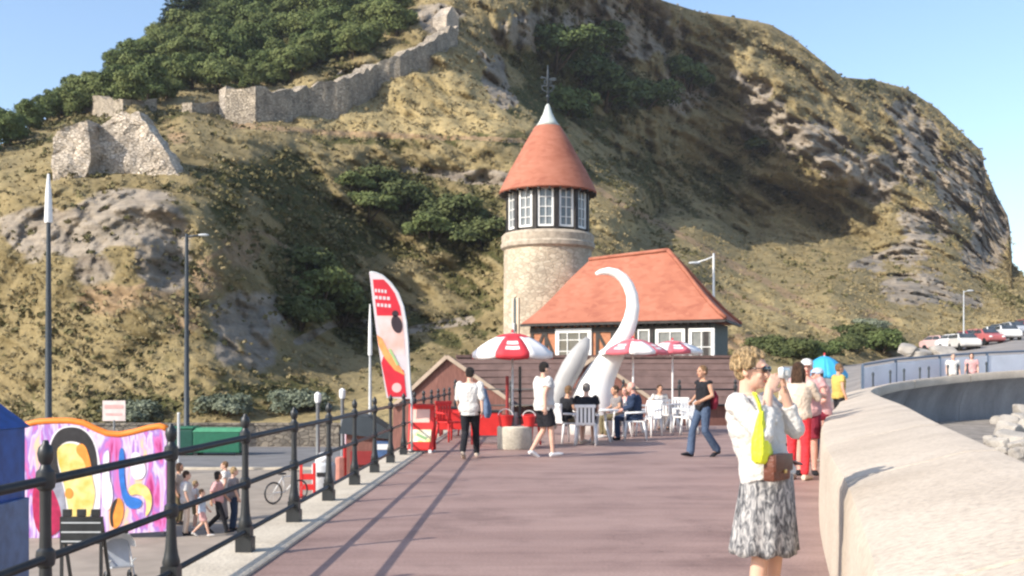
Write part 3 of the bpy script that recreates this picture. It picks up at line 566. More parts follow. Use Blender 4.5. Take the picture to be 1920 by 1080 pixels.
# a fringe along the skyline
for px in (20, 62, 105, 140, 182, 222, 262, 300, 410, 455, 500): spots.append((px, interp(px, CREST)+4))
used_t = set()
for k, (px, py) in enumerate(sorted(spots, key=lambda q: q[1])):
    i = rnd.choice([0, 1, 2, 3, 4, 0, 3]); q = hill_pt(px, py); sc = rnd.uniform(.75, 1.15)
    if px < 90: i = rnd.choice([0, 2]); sc *= .6*q.y/125
    else: sc *= .95*q.y/170*(.72 if py < interp(px, CREST)+14 and px < 330 else 1)
    sky = py < interp(px, CREST)+16; leftw = px < 110
    if leftw: lab, grp = 'dark broadleaf tree low on the left edge of the wood, left of the pale ruins', 'trees at the left edge of the wood'
    elif sky: lab, grp = 'green broadleaf tree on the skyline at the top of the wood', 'trees along the skyline of the wood'
    elif px > 560: lab, grp = 'green broadleaf tree on the slope just above the upper castle wall', 'trees above the upper castle wall'
    else: lab, grp = 'green broadleaf tree inside the dense wood behind the castle wall', 'trees inside the wood'
    if i in used_t: o = copy_thing(TREES[i], q-Vector((0,0,.9*sc)), rnd.uniform(0, 6.28), lab, grp, (sc*1.05, sc*1.05, sc*.95))
    else: o = TREES[i]; used_t.add(i); o.location = q-Vector((0,0,.9*sc)); o['label'] = lab; o['group'] = grp; o.scale = (sc,)*3
for k, (px, py, sc) in enumerate([(345, 66, 1.35), (374, 56, 1.2), (318, 82, .95)]):
    lab = ['tall dark conifer rising highest on the skyline of the wood', 'dark conifer on the skyline, just right of the tallest conifer', 'small dark conifer on the skyline, left of the tallest conifer'][k]; q = hill_pt(px, py)
    if k == 0: CON.location = q; CON.scale = (sc,)*3; CON['label'] = lab
    else: copy_thing(CON, q, k*2.0, lab, None, sc)
def make_bush(m, seed):
    rnd = random.Random(seed); t = thing('bush', 'x', 'bush'); lob = [(0, 0, .5, .75)]
    for k in range(9):
        a = k*2.4; rr = rnd.uniform(.4, .95); lob.append((rr*math.cos(a), rr*math.sin(a)*.8, rnd.uniform(.15, .75), rnd.uniform(.3, .52)))
    leaves('foliage', m, lob, 5000, .062, t, seed)
    mb = MB()
    for k in range(5): mb.tube([(0,0,-.5), (lob[k+1][0]*.5, lob[k+1][1]*.5, .2), lob[k+1][:3]], [.06,.04,.02], 5)
    mb.build('stem', m_bark, t, smooth=True); return t
BU = [make_bush(ml_bush, 21), make_bush(ml_mid, 22), make_bush(ml_dark, 23), make_bush(ml_grey, 24)]
BUSH = [(705,350,3.0,0,'dark rounded bush on the terrace slope, upper left of the pair beside the tower'), (755,385,3.6,0,'big dark bush on the slope halfway between terrace and tower'), (690,395,2.6,1,'green bush on the slope below the upper left bush of the terrace'), (850,420,4.0,0,'large dark bush on the slope just left of the tower lantern'), (905,455,3.4,0,'dark bush on the slope touching the left side of the tower'), (810,445,3.0,1,'green bush left of the large dark one beside the tower'),
  (600,560,3.6,1,'green bush in the shaded gully above the tall flag'), (575,510,3.0,0,'dark bush at the top of the shaded gully'), (640,590,3.2,0,'dark bush in the gully just left of the tall flag'), (560,600,2.8,0,'dark bush low in the shaded gully'), (660,355,2.4,1,'small green bush at the left end of the terrace slope'), (475,222,2.2,0,'small dark bush at the foot of the castle wall near its pier'),
  (1040,105,7.0,2,'tall dark ivy bush in the shaded hollow right of the weathervane'), (1085,150,8.0,2,'big dark bush in the middle of the shaded hollow'), (1135,190,7.0,2,'dark bush low in the shaded hollow'), (1060,215,6.5,2,'dark bush in the hollow just right of the cone roof tip'), (1110,95,6.0,2,'dark bush high in the shaded hollow under the crest'), (1200,195,7.0,2,'wide dark bush right of centre in the shaded hollow'), (1292,155,6.5,2,'dark bush near the right end of the shaded hollow'), (1440,275,5.0,0,'dark bush under the sunlit rocks near the shadow edge'),
  (1615,640,2.3,0,'dark bush at the foot of the slope left of the pale boulders'), (1650,655,2.4,2,'dark low bush beside the pale boulders at the foot of the slope'), (1632,622,1.8,3,'pale grey green bush topping the dark bushes at the foot of the slope'), (1590,655,1.6,0,'small dark bush at the left end of the bushes by the blue parasol'), (1490,668,2.0,0,'dark bush behind the people beside the sea wall'), (1530,672,1.8,2,'dark bush right behind the blue parasol'), (1450,660,1.9,0,'dark bush behind the foreground woman'),
  (250,790,1.7,3,'pale low bush at the hill foot behind the painted board'), (420,775,1.6,3,'pale low bush at the hill foot right of the near street lamp'), (560,770,1.8,3,'pale bush at the hill foot beyond the railing')]
ub = set()
for px, py, sc, i, lab in BUSH:
    q = hill_pt(px, py); q.z -= .1*sc; rz = rnd.uniform(0, 6.28)
    if i in ub: copy_thing(BU[i], q, rz, lab, None, (sc, sc, sc*.8))
    else: o = BU[i]; ub.add(i); o.location = q; o.scale = (sc, sc, sc*.8); o['label'] = lab
# tufts of grass and scrub that nobody could count
def tufts(name, m, N, size, wfun, seed, zl=.5):
    rs = np.random.RandomState(seed); W2 = np.clip(wfun, 0, None)*np.where((PX > -60) & (PX < 1990), 1, .35); W2[:, :2] = 0; W2[:, -3:] *= .3
    a = D2/130; W2 = (W2*a).ravel(); idx = rs.choice(W2.size, N, p=W2/W2.sum()); P = np.stack([HX.ravel()[idx], HY.ravel()[idx], HZ.ravel()[idx]], 1)+rs.normal(size=(N, 3))*[.4, .2, .1]
    K = 7; C = np.repeat(P, K, 0); s0 = np.repeat(size*(.5+rs.rand(N)**2*1.5)*(D2.ravel()[idx]/110)**.5, K)
    u = rs.normal(size=(N*K, 3)); u[:, 2] = np.abs(u[:, 2])*zl; u /= np.linalg.norm(u, axis=1, keepdims=True)
    C = C+u*s0[:, None]*.5; nn = u+rs.normal(size=(N*K, 3))*.5; nn /= np.linalg.norm(nn, axis=1, keepdims=True); t = np.cross(nn, rs.normal(size=(N*K, 3))); t /= np.linalg.norm(t, axis=1, keepdims=True); b2 = np.cross(nn, t); s = (s0*.42)[:, None]
    V = np.stack([C-t*s, C-b2*s*.7, C+t*s, C+b2*s*.7], 1).reshape(-1, 3); n = N*K
    me = bpy.data.meshes.new(name); me.vertices.add(4*n); me.vertices.foreach_set('co', V.ravel()); me.loops.add(4*n); me.loops.foreach_set('vertex_index', np.arange(4*n)); me.polygons.add(n); me.polygons.foreach_set('loop_start', np.arange(n)*4); me.polygons.foreach_set('loop_total', np.full(n, 4)); me.update(); me.materials.append(m)
    o = bpy.data.objects.new(name, me); COL.objects.link(o); return o
ml_straw = leaf_mat('dry_grass', (.22,.175,.09), (.31,.25,.135), .5); ml_olive = leaf_mat('olive_scrub', (.085,.08,.034), (.175,.15,.07), .4)
tag(tufts('dry_grass', ml_straw, 30000, .24, (1-gr)*(1-rk)*.6+dr*.5, 5), 'dry yellow grass tufts all over the sunlit hillside', 'grass', kind='stuff')
tag(tufts('scrub', ml_olive, 20000, .36, np.clip(gr*1.0+.35*(n2+n4+.2)*(1-rk)-dr*1.2, 0, 1)+.004, 6), 'low olive green scrub patches on the hillside', 'scrub', kind='stuff')
# ------------------------------------------------------------------ common paints
def pm(n, c, rough=.55, var=.08, **k): return mat(n, c, rough, var, k.pop('vscale', 5), **k)
p_black = pm('black_iron', (.018,.02,.022), .42, .3, spec=.5); p_white = pm('white_paint', (.76,.75,.72), .5, .05); p_red = pm('red_plastic', (.58,.030,.028), .45); p_dred = pm('dark_red', (.26,.03,.03), .5)
p_grey = pm('grey_metal', (.22,.23,.24), .45, metal=.3); p_lgrey = pm('pale_grey_metal', (.48,.50,.51), .45); p_steel = pm('dark_steel', (.045,.055,.065), .45)
p_bwood = pm('brown_cladding', (.19,.085,.068), .8, .25, stretch=(9,9,.6)); p_roofdk = pm('dark_roof_felt', (.17,.105,.09), .85, .25); p_cream = pm('cream_paint', (.60,.50,.38), .6)
p_green = pm('green_paint', (.02,.13,.075), .5); p_blue = pm('blue_tarpaulin', (.016,.07,.27), .55, .2); p_blue2 = pm('pale_blue_board', (.065,.12,.25), .5, .2); p_timber = pm('dark_timber', (.035,.030,.028), .6, .3); p_glass = mat('window_glass', (.05,.06,.07), .08, .3, 2, spec=.8)
p_curt = mat('curtained_glass', (.30,.32,.33), .15, .45, 3.5, spec=.7, col2=(.10,.12,.13)); p_lead = pm('lead_cap', (.50,.53,.49), .5); p_plwhite = pm('white_resin', (.80,.79,.77), .35, .04)
p_orange = pm('orange_trim', (.80,.22,.03), .5); p_yellow = pm('yellow_paint', (.80,.55,.06), .5); p_conc2 = conc_mat('drum_concrete', (.42,.38,.31), (.58,.53,.44), 3)
# ------------------------------------------------------------------ cast iron railing
def post_shape(mb):
    mb.box((0,0,.06), (.21,.21,.12)); mb.box((0,0,.16), (.17,.17,.09))
    mb.lathe([(.085,.20), (.092,.23), (.075,.27), (.062,.32), (.052,.42), (.046,.52), (.068,.535), (.074,.57), (.068,.605), (.046,.62), (.042,.76), (.044,.90), (.068,.915), (.075,.955), (.068,.995), (.045,1.01), (.036,1.03), (.052,1.05), (.062,1.085), (.052,1.115), (.028,1.13), (.02,1.15)], 14)
rail = thing('iron_railing', 'black cast iron railing with three rails along the left edge of the promenade', 'railing', (0,0,.034))
mb = MB(); post_shape(mb); PO = mb.build('post', p_black, rail, smooth=40)
for k in range(-2, 15):
    d = 5.26+1.83*k
    o = PO if k == -2 else PO.copy()
    if k > -2: COL.objects.link(o)
    o.location = (railx(d), d, 0); o.rotation_euler.z = R(-1.1); o.scale = (.64,.64,1)
for z, r in ((.165,.021), (.565,.023), (.95,.025)):
    MB().tube([(railx(1.0), 1.0, z), (railx(31), 31, z)], r, 8).build('rail', p_black, rail, smooth=True)
er = thing('iron_railing', 'dark railing across the far end of the promenade behind the cafe tables', 'railing', (0,32.0,0))
PE = None
for k in range(6):
    x = -1.7+k*1.68
    if PE is None: mb = MB(); post_shape(mb); PE = mb.build('post', p_black, er, smooth=40); o = PE
    else: o = PE.copy(); COL.objects.link(o)
    o.location = (x, 0, 0); o.scale = (.8,.8,1.22)
for z in (.62, 1.1): MB().tube([(-1.7,0,z), (6.7,0,z)], .022, 6).build('rail', p_black, er, smooth=True)

# ------------------------------------------------------------------ lodge with round tower
m_tile = mat('clay_tile', (.40,.105,.055), .8, 0, 1, 0)
def tile_mat():
    n = m_tile.node_tree; b = n.nodes['Principled BSDF']; L = n.links; g = n.nodes.new('ShaderNodeNewGeometry')
    mp = n.nodes.new('ShaderNodeMapping'); mp.inputs['Scale'].default_value = (3.5, 3.5, 8); L.new(g.outputs[0], mp.inputs[0])
    v = n.nodes.new('ShaderNodeTexVoronoi'); v.inputs['Scale'].default_value = 1; L.new(mp.outputs[0], v.inputs[0]); sx = n.nodes.new('ShaderNodeSeparateColor'); L.new(v.outputs['Color'], sx.inputs[0])
    nz = n.nodes.new('ShaderNodeTexNoise'); nz.inputs['Scale'].default_value = .9; nz.inputs['Detail'].default_value = 6; L.new(g.outputs[0], nz.inputs[0])
    a = n.nodes.new('ShaderNodeMath'); a.operation = 'MULTIPLY_ADD'; L.new(sx.outputs[0], a.inputs[0]); a.inputs[1].default_value = .35; L.new(nz.outputs[0], a.inputs[2])
    cr = n.nodes.new('ShaderNodeValToRGB'); L.new(a.outputs[0], cr.inputs[0]); e = cr.color_ramp.elements; e.new(.6)
    for k, (p, c) in enumerate([(.4, (.285,.095,.060)), (.65, (.345,.126,.078)), (.95, (.39,.152,.098))]): e[k].position = p; e[k].color = (*c, 1)
    L.new(cr.outputs[0], b.inputs['Base Color'])
    w = n.nodes.new('ShaderNodeTexWave'); w.bands_direction = 'Z'; w.wave_profile = 'SAW'; w.inputs['Scale'].default_value = 2.2; L.new(g.outputs[0], w.inputs[0])
    bp = n.nodes.new('ShaderNodeBump'); bp.inputs['Strength'].default_value = .35; bp.inputs['Distance'].default_value = .03; L.new(w.outputs[0], bp.inputs['Height']); L.new(bp.outputs[0], b.inputs['Normal'])
tile_mat()
TX, TD = 1.68, 50.0
lodge = thing('lodge_building', 'stone round tower with red cone roof joined to a red tiled half timbered house', 'building', (TX, TD, GL))
LZ = -GL
dm = MB().lathe([(2.16,0), (2.10,2), (2.06,LZ+7.5)], 40).build('tower_wall', m_drum, lodge, smooth=40)
MB().lathe([(2.07,LZ+7.35), (2.2,LZ+7.45), (2.22,LZ+7.62), (2.16,LZ+7.7), (2.18,LZ+8), (2.06,LZ+8.12), (1.9,LZ+8.16)], 40).build('cornice', pm('cornice_stone', (.40,.335,.26), .85, .2), lodge, smooth=30)
zb, zt = LZ+8.1, LZ+10.15
NW = 12; off = R(-90-5)
lt = MB().lathe([(1.86,zb), (1.86,zt)], 12, caps=False, a0=off+R(15), a1=off+R(15)+2*math.pi).build('lantern_wall', p_timber, lodge)
def win(parent, M4, w, h, nx, ny, fr=.075, glass=None, panel=0):
    """a casement in the local x-z plane, facing -y"""
    f = MB()
    for sx in (-1, 1): f.box((sx*(w/2-fr/2), 0, 0), (fr, .09, h))
    for sz in (-1, 1): f.box((0, 0, sz*(h/2-fr/2)), (w-2*fr, .085, fr))
    for i in range(1, nx): f.box((-w/2+w*i/nx, -.005, 0), (.035, .06, h-2*fr))
    for j in range(1, ny): f.box((0, -.004, -h/2+h*j/ny), (w-2*fr, .05, .03))
    o = f.build('window', p_white, parent); o.matrix_local = M4
    g = MB().box((0, .02, 0), (w-.02, .012, h-.02)).build('pane', glass or p_glass, o); return o
for k in range(NW):
    a = off+k*2*math.pi/NW; rr = 1.86*math.cos(R(15))+.02
    M4 = Matrix.Translation((rr*math.cos(a), rr*math.sin(a), (zb+zt)/2+.04)) @ Matrix.Rotation(a+R(90), 4, 'Z')
    if -R(200) < a-0 and math.sin(a) < .35: win(lodge, M4, .72, 1.78, 2, 4, .09, p_curt)
    a2 = a+R(15); MB().box((1.9*math.cos(a2), 1.9*math.sin(a2), (zb+zt)/2), (.15, .2, zt-zb), rz=a2).build('corner_post', p_timber, lodge)
MB().lathe([(2.27,LZ+10), (2.30,LZ+10.05), (2.12,LZ+10.45), (1.82,LZ+11.05), (1.45,LZ+11.7), (1.05,LZ+12.43), (.62,LZ+13.16), (.5,LZ+13.2)], 48).build('cone_roof', m_tile, lodge, smooth=50)
MB().lathe([(1.86,zt-.02), (2.27,LZ+9.99)], 40, caps=False).build('eaves_soffit', p_timber, lodge)
RE = MB().box((0,0,0), (.4,.08,.1)).build('rafter_end', p_timber, lodge)
for k in range(28):
    o = RE if k == 0 else RE.copy()
    if k: COL.objects.link(o)
    a = k*2*math.pi/28; o.location = (2.08*math.cos(a), 2.08*math.sin(a), LZ+9.95); o.rotation_euler.z = a
MB().lathe([(.60,LZ+13.18), (.42,LZ+13.4), (.22,LZ+13.8), (.11,LZ+14.15), (.05,LZ+14.25)], 20).build('lead_cap', p_lead, lodge, smooth=True)
wv = thing('weathervane', 'black iron weathervane with cross and scrolls on top of the cone roof', 'weathervane', (TX, TD, 14.1))
MB().lathe([(.055,0), (.045,1.6), (.02,1.98)], 8).build('spindle', p_steel, wv, smooth=True)
mb = MB().bar((-.32,0,1.0), (.34,0,1.0), .05).bar((0,-.34,1.0), (0,.34,1.0), .05)
for s_ in (-1, 1):
    mb.tube([(s_*.03,0,.7), (s_*.2,0,.78), (s_*.28,0,.92), (s_*.2,0,1.04), (s_*.1,0,.98)], .032, 6); mb.tube([(s_*.03,0,1.3), (s_*.14,0,1.24), (s_*.16,0,1.12), (s_*.06,0,1.1)], .03, 6)
mb.build('scrolls', p_steel, wv); mb = MB().ell((0,0,.5), (.085,.085,.085)).ell((0,0,1.0), (.07,.07,.07)); mb.build('ball', p_steel, wv, smooth=True)
mb = MB().prism([(-.36,-.012,1.36), (.05,-.012,1.33), (.05,-.012,1.29), (.3,-.012,1.22), (.42,-.012,1.31), (.3,-.012,1.40), (.05,-.012,1.36), (-.3,-.012,1.46)], (0,.024,0)); mb.build('vane', p_steel, wv)
# arrow slit and doorway of the tower
def slit(px, z0, z1, w):
    x = (px-1027)/40; y = -math.sqrt(max(.1, 2.12**2-x*x)); a = math.atan2(y, x)
    su = MB().box((0,.02,0), (w+.26, .09, z1-z0+.1)).build('slit_surround', p_cream, lodge); su.matrix_local = Matrix.Translation((x, y, LZ+(z0+z1)/2)) @ Matrix.Rotation(a+R(90), 4, 'Z')
    o = MB().box((0,0,0), (w, .10, z1-z0-.25)).prism([(-w/2,-.05,(z1-z0)/2-.125), (w/2,-.05,(z1-z0)/2-.125), (w*.38,-.05,(z1-z0)/2), (0,-.05,(z1-z0)/2+.1), (-w*.38,-.05,(z1-z0)/2)], (0,.1,0)).build('slit_window', p_glass, lodge)
    o.matrix_local = Matrix.Translation((x, y, LZ+(z0+z1)/2)) @ Matrix.Rotation(a+R(90), 4, 'Z')
slit(966, 3.4, 5.0, .17)
MB().tube([(-2.2*.72,-2.2*.74,0), (-2.2*.72,-2.2*.74,LZ+3.9)], .05, 8).build('drainpipe', p_lgrey, lodge)
# house: outline of the eaves, ridge
def hl(x, d, z): return (x-TX, d-TD, z+LZ)
EZ = 3.75; EV = [(.37,46.0), (8.42,42.0), (10.0,46.6), (2.1,50.4)]; RD = [(3.42,47.1,6.6), (6.46,44.25,6.68)]
def hipped():
    mb = MB(); A, B, C, D_ = [Vector(hl(x, d, EZ)) for x, d in EV]; r1, r2 = [Vector(hl(*q)) for q in RD]
    def face(p, q, s, t, n=7):   # slightly bell-cast slope between eave p-q and ridge s-t
        vs = []
        for i in range(n+1):
            k = i/n; drop = -.22*math.sin(math.pi*min(1, k*1.25))*(1-k)
            for j in range(n+1):
                u = j/n; v = p.lerp(q, u).lerp(s.lerp(t, u), k); vs.append(v+Vector((0,0,drop)))
        mb.add(vs, [(i*(n+1)+j, i*(n+1)+j+1, (i+1)*(n+1)+j+1, (i+1)*(n+1)+j) for i in range(n) for j in range(n)])
    face(A, B, r1, r2); face(B, C, r2, r2); face(C, D_, r2, r1); face(D_, A, r1, r1)
    mb.add([v-Vector((0,0,.02)) for v in (A, B, C, D_)], [(3,2,1,0)])
    bm = bmesh.new(); me = mb.mesh('x'); bm.from_mesh(me); bmesh.ops.remove_doubles(bm, verts=bm.verts, dist=.004); bmesh.ops.recalc_face_normals(bm, faces=bm.faces); bm.to_mesh(me); bm.free(); me.name = 'house_roof'
    me.materials.append(m_tile); o = bpy.data.objects.new('house_roof', me); COL.objects.link(o); o.parent = lodge; me.polygons.foreach_set('use_smooth', [True]*len(me.polygons)); me.set_sharp_from_angle(angle=R(22))
    r = MB()
    for p, q in ((r1, r2), (r2, B), (r2, C)):
        pts = [p.lerp(q, t/8)+Vector((0,0,.05-(0.22*math.sin(math.pi*min(1, (1-t/8)*1.25))*(t/8) if q in (B, C) else 0))) for t in range(9)]; r.tube(pts, .085, 7)
    r.build('ridge_tiles', m_tile, o, smooth=True)
    g = MB()
    for p, q in ((A, B), (B, C)): g.bar(p-Vector((0,0,.07)), q-Vector((0,0,.07)), .1, .1)
    g.build('gutter', p_timber, lodge)
hipped()
m_brick = mat('orange_brick', (.46,.19,.095), .85, 0, 1, .25, 40); 
def brick_nodes():
    n = m_brick.node_tree; b = n.nodes['Principled BSDF']; t = n.nodes.new('ShaderNodeTexBrick'); tc = n.nodes.new('ShaderNodeTexCoord'); mp = n.nodes.new('ShaderNodeMapping'); mp.inputs['Rotation'].default_value = (R(90), 0, 0); n.links.new(tc.outputs['Object'], mp.inputs[0]); n.links.new(mp.outputs[0], t.inputs[0])
    t.inputs['Color1'].default_value = (.48,.19,.09,1); t.inputs['Color2'].default_value = (.36,.125,.06,1); t.inputs['Mortar'].default_value = (.42,.33,.25,1); t.inputs['Scale'].default_value = 4.2; t.inputs['Mortar Size'].default_value = .012; n.links.new(t.outputs[0], b.inputs['Base Color'])
brick_nodes()
p_pan = pm('dark_green_panel', (.045,.065,.062), .6, .2)
fr0 = Vector((EV[0][0]+.45, EV[0][1]+.28, 0)); fr1 = Vector((EV[1][0]-.55, EV[1][1]+.75, 0)); fdir = (fr1-fr0).normalized(); flen = (fr1-fr0).length; fa = math.atan2(fdir.y, fdir.x)
hw = bpy.data.objects.new('house_wall', None)
def F4(u, z, out=0):   # matrix on the front wall: u metres from the left end, world height z
    p = fr0+fdir*u; n_ = Vector((fdir.y, -fdir.x, 0)); return Matrix.Translation((p.x+n_.x*out-TX, p.y+n_.y*out-TD, z+LZ)) @ Matrix.Rotation(fa, 4, 'Z')
def fbox(name, u0, u1, z0, z1, m, out=0, th=.2, parent=lodge):
    o = MB().box((0,0,0), (u1-u0, th, z1-z0)).build(name, m, parent); o.matrix_local = F4((u0+u1)/2, (z0+z1)/2, out); return o
def u_at(px):
    k = (px-960)/F; return (k*fr0.y-fr0.x)/(fdir.x-k*fdir.y)
US_ = u_at(1196)                                    # where brick ends and the timber bay begins
fbox('brick_wall', 0, US_, GL, EZ-.1, m_brick); fbox('timber_wall', US_+.003, flen, GL, EZ-.1, p_pan)
bk = Vector((EV[2][0]-.75, EV[2][1]-.4, 0)); MB().bar((fr1.x-TX, fr1.y-TD+.1, (EZ-.1+GL)/2+LZ), (bk.x-TX, bk.y-TD, (EZ-.1+GL)/2+LZ), .2, EZ-.1-GL).build('side_wall', p_pan, lodge)
for px in (1000, 1026, 1122, 1150): fbox('timber_post', u_at(px)-.07, u_at(px)+.07, 1.2, EZ-.12, p_timber, .115, .04)
for px in (1197, 1222, 1290): fbox('timber_post', u_at(px)-.11, u_at(px)+.11, GL+.5, EZ-.12, p_timber, .115, .06)
fbox('timber_post', flen-.16, flen+.06, GL+.5, EZ-.12, p_timber, .12, .08)
fbox('wall_plate', .02, flen, EZ-.42, EZ-.2, p_timber, .13, .05); fbox('timber_rail', .02, u_at(1040), 2.0, 2.16, p_timber, .12, .035)
for px, dx in ((1012, .25), (1135, -.3), (1146, .3), (1033,-.25)):
    u = u_at(px); o = MB().bar((-dx, 0, -.55), (dx, 0, .55), .04, .12).build('timber_brace', p_timber, lodge); o.matrix_local = F4(u, 2.8, .118)
for k in range(26):
    o = RE.copy(); COL.objects.link(o); o.matrix_local = F4(.2+k*flen/26, EZ-.13, .2) @ Matrix.Rotation(R(90), 4, 'Z')
wl = win(lodge, F4((u_at(1045)+u_at(1112))/2, 2.55, .16), u_at(1112)-u_at(1045), 1.9, 3, 4, .17, p_glass)
for a, b in ((1232,1287), (1294,1342)): win(lodge, F4((u_at(a)+u_at(b))/2, 2.66, .17), u_at(b)-u_at(a), 1.5, 2, 2, .13, p_curt)
win(lodge, F4((u_at(1200)+u_at(1220))/2, 2.66, .17), u_at(1221)-u_at(1199), 1.5, 1, 2, .05, p_curt)
fbox('sill', u_at(1199), flen+.05, 1.62, 1.8, p_timber, .15, .16)
# ------------------------------------------------------------------ brown clad shed in front of the lodge
shed = thing('cafe_shed', 'brown clad shed with long low roof and pale gable boards in front of the tower', 'shed', (0,0,GL))
def shp(px, d, z): return Vector(((px-960)*d/F, d, z-GL))
g0 = shp(838, 37.2, 2.16); rr_ = shp(1372, 41.5, 2.22)
def gable(apex, hw_l, hw_r, drop_l, drop_r, back, nm):
    a = apex; l = a+Vector((-hw_l, .55, -drop_l)); r = a+Vector((hw_r, -.35, -drop_r)); base = -GL*0
    mb = MB(); pts = [Vector((l.x, l.y, 0)), Vector((r.x, r.y, 0)), r-Vector((0,0,.06)), a-Vector((0,0,.06)), l-Vector((0,0,.06))]
    mb.prism(pts, (0,.15,0)); mb.build('gable_wall', p_bwood, shed)
    for s_, e in ((l, 1), (r, -1)):
        MB().bar(a+Vector((0,-.14,.02)), s_+Vector((0,-.14,.0)), .07, .13).build('barge_board', pm('weathered_trim', (.40,.31,.235), .7), shed)
    MB().add([a+Vector((0,-.1,.06)), l+Vector((-.05,-.1,.05)), l+Vector((-.05,back,.05)), a+Vector((0,back,.06)), r+Vector((.05,-.1,.05)), r+Vector((.05,back,.05))], [(0,1,2,3), (0,3,5,4)]).build('gable_roof', p_roofdk, shed)
    for t in (.25, .5, .78):
        p = l.lerp(r, t); zt_ = (l.z+(a.z-l.z)*t*(hw_l+hw_r)/hw_l) if p.x < a.x else r.z+(a.z-r.z)*(1-t)*(hw_l+hw_r)/hw_r
        MB().box((p.x, p.y-.02, zt_/2-.08), (.09,.06,max(.3, zt_-.2))).build('cladding_post', p_dred if t == 5 else p_bwood, shed)
gable(g0, 1.95, 2.3, 1.75, 1.58, 3.2, 'a'); gable(shp(1112, 38.6, 2.12), 2.3, 2.3, 1.62, 1.62, 2.0, 'b')
e0 = shp(838, 37.2, 2.2)+Vector((.2,2.2,.0)); ev0 = e0+Vector((.2,-1.9,-1.75)); e1 = rr_; ev1 = rr_+Vector((.25,-2.2,-1.75))
MB().add([e0, e1, ev1, ev0, e0+Vector((0,2.2,-1.2)), e1+Vector((0,1.0,-1.2))], [(0,3,2,1), (0,1,5,4)]).build('main_roof', mat('shed_roof_tile', (.165,.105,.09), .85, .14, 2.5, .3, 12), shed)
MB().bar(e0+Vector((0,-.02,.03)), e1+Vector((0,-.02,.03)), .2, .1).build('ridge_cap', p_cream if 0 else p_roofdk, shed)
MB().bar((ev0.x+.3, ev0.y+.4, ev0.z/2), (ev1.x, ev1.y+.4, ev1.z/2), .15, ev0.z-.08).build('front_wall', p_bwood, shed)
MB().bar((ev1.x, ev1.y+.4, 0.9), (e1.x, e1.y+1, 0.9), .15, 1.8).build('end_wall', p_bwood, shed)
mb = MB()
for k in range(1, 7):
    z = k/7; mb.bar(ev0.lerp(e0, z)+Vector((.2,0,.015)), ev1.lerp(e1, z)+Vector((0,0,.015)), .04, .02)
mb.build('roof_batten', p_roofdk, shed)
# low stall left of the flag with posters
st = thing('beach_stall', 'low brown stall with a dark pitched roof beyond the railing, left of the flag', 'stall', gz(706, 40, GL))
MB().box((0,0,1.0), (2.0,1.6,2.0)).build('stall_wall', p_bwood, st); MB().prism([(-1.25,-1,2.0), (1.15,-1,1.72), (-.2,-1,2.62), (-1.05,-1,2.72)], (0,2.0,0)).build('stall_roof', p_steel, st)
MB().box((.35,-.86,1.35), (.55,.06,.75)).build('poster', p_blue2, st); MB().box((.35,-.895,1.5), (.42,.01,.2)).build('poster_band', p_white, st); MB().box((-.45,-.86,1.1), (.8,.05,.5)).build('counter_board', p_dred, st)
MB().bar((.78,-1.02,2.0), (1.5,-1.02,2.62), .08, .14).build('barge_board', p_cream, st)
# ------------------------------------------------------------------ lamps, poles, signs
def lamp(px, d, ytop, name, label, m, arm=None, hw_=.09, white_top=0, base=GL):
    q = gz(px, d, base); H = EYE-(ytop-HOR)*d/F-base; t = thing(name, label, 'street lamp' if 'lamp' in name else 'pole', q)
    MB().lathe([(hw_*1.9,0), (hw_*1.9,.9), (hw_*1.3,1.0), (hw_*1.1,H*.5), (hw_*.75,H*(1-white_top))], 12).build('pole', m, t, smooth=40)
    if white_top: MB().lathe([(hw_*1.35,H*(1-white_top)), (hw_*1.5,H*(1-white_top)+.08), (hw_*1.1,H*(1-white_top*.4)), (hw_*.4,H)], 12).build('white_top', p_plwhite, t, smooth=40)
    if arm:
        MB().tube([(0,0,H*.985), (arm[0]*.4,0,H*.985+arm[1]*.5), (arm[0],0,H*.985+arm[1])], hw_*.5, 8).build('arm', m, t, smooth=True)
        MB().ell((arm[0],0,H*.985+arm[1]), (.32,.13,.08)).build('lamp_head', p_lgrey, t, smooth=True)
    return t
lamp(91, 42, 326, 'flag_pole', 'tall dark pole with a white tapered top above the painted board', p_steel, None, .105, .16)
lamp(350, 60, 438, 'street_lamp', 'tall dark street lamp with a short arm, right of the painted board', p_steel, (.95,.10), .12)
lamp(694, 44, 570, 'street_lamp', 'slim grey pole standing just left of the flag', p_lgrey, None, .06, .30)
lamp(1338, 56, 475, 'street_lamp', 'white post with a side arm rising behind the house roof', p_plwhite, (-1.0,-.35), .07)
lamp(1807, 96, 545, 'street_lamp', 'thin pale street lamp at the right beside the coast road', p_lgrey, (.6,.12), .06, 0, 1.5)
def bollard_lamp(px, d, yt, label):
    q = gz(px, d, GL); H = EYE-(yt-HOR)*d/F-GL; t = thing('lamp_post', label, 'lamp post', q)
    MB().lathe([(.11,0), (.11,.5), (.075,.6), (.07,H-.45), (.10,H-.4)], 10).build('post', p_grey, t, smooth=40); MB().lathe([(.09,H-.4), (.13,H-.3), (.13,H-.08), (.04,H)], 10).build('lantern', p_plwhite, t, smooth=40)
bollard_lamp(596, 40, 735, 'short grey lamp post with white lantern, left of its pair beyond the railing'); bollard_lamp(642, 42, 728, 'short grey lamp post with white lantern, nearer the flag of its pair')
q = gz(335, 38, GL); t = thing('sign_post', 'plain thin grey post beside the right end of the painted board', 'post', q); MB().lathe([(.05,0), (.05,2.75)], 8).build('post', p_lgrey, t); MB().lathe([(.055,2.75), (.05,2.8)], 8).build('cap', p_white, t)
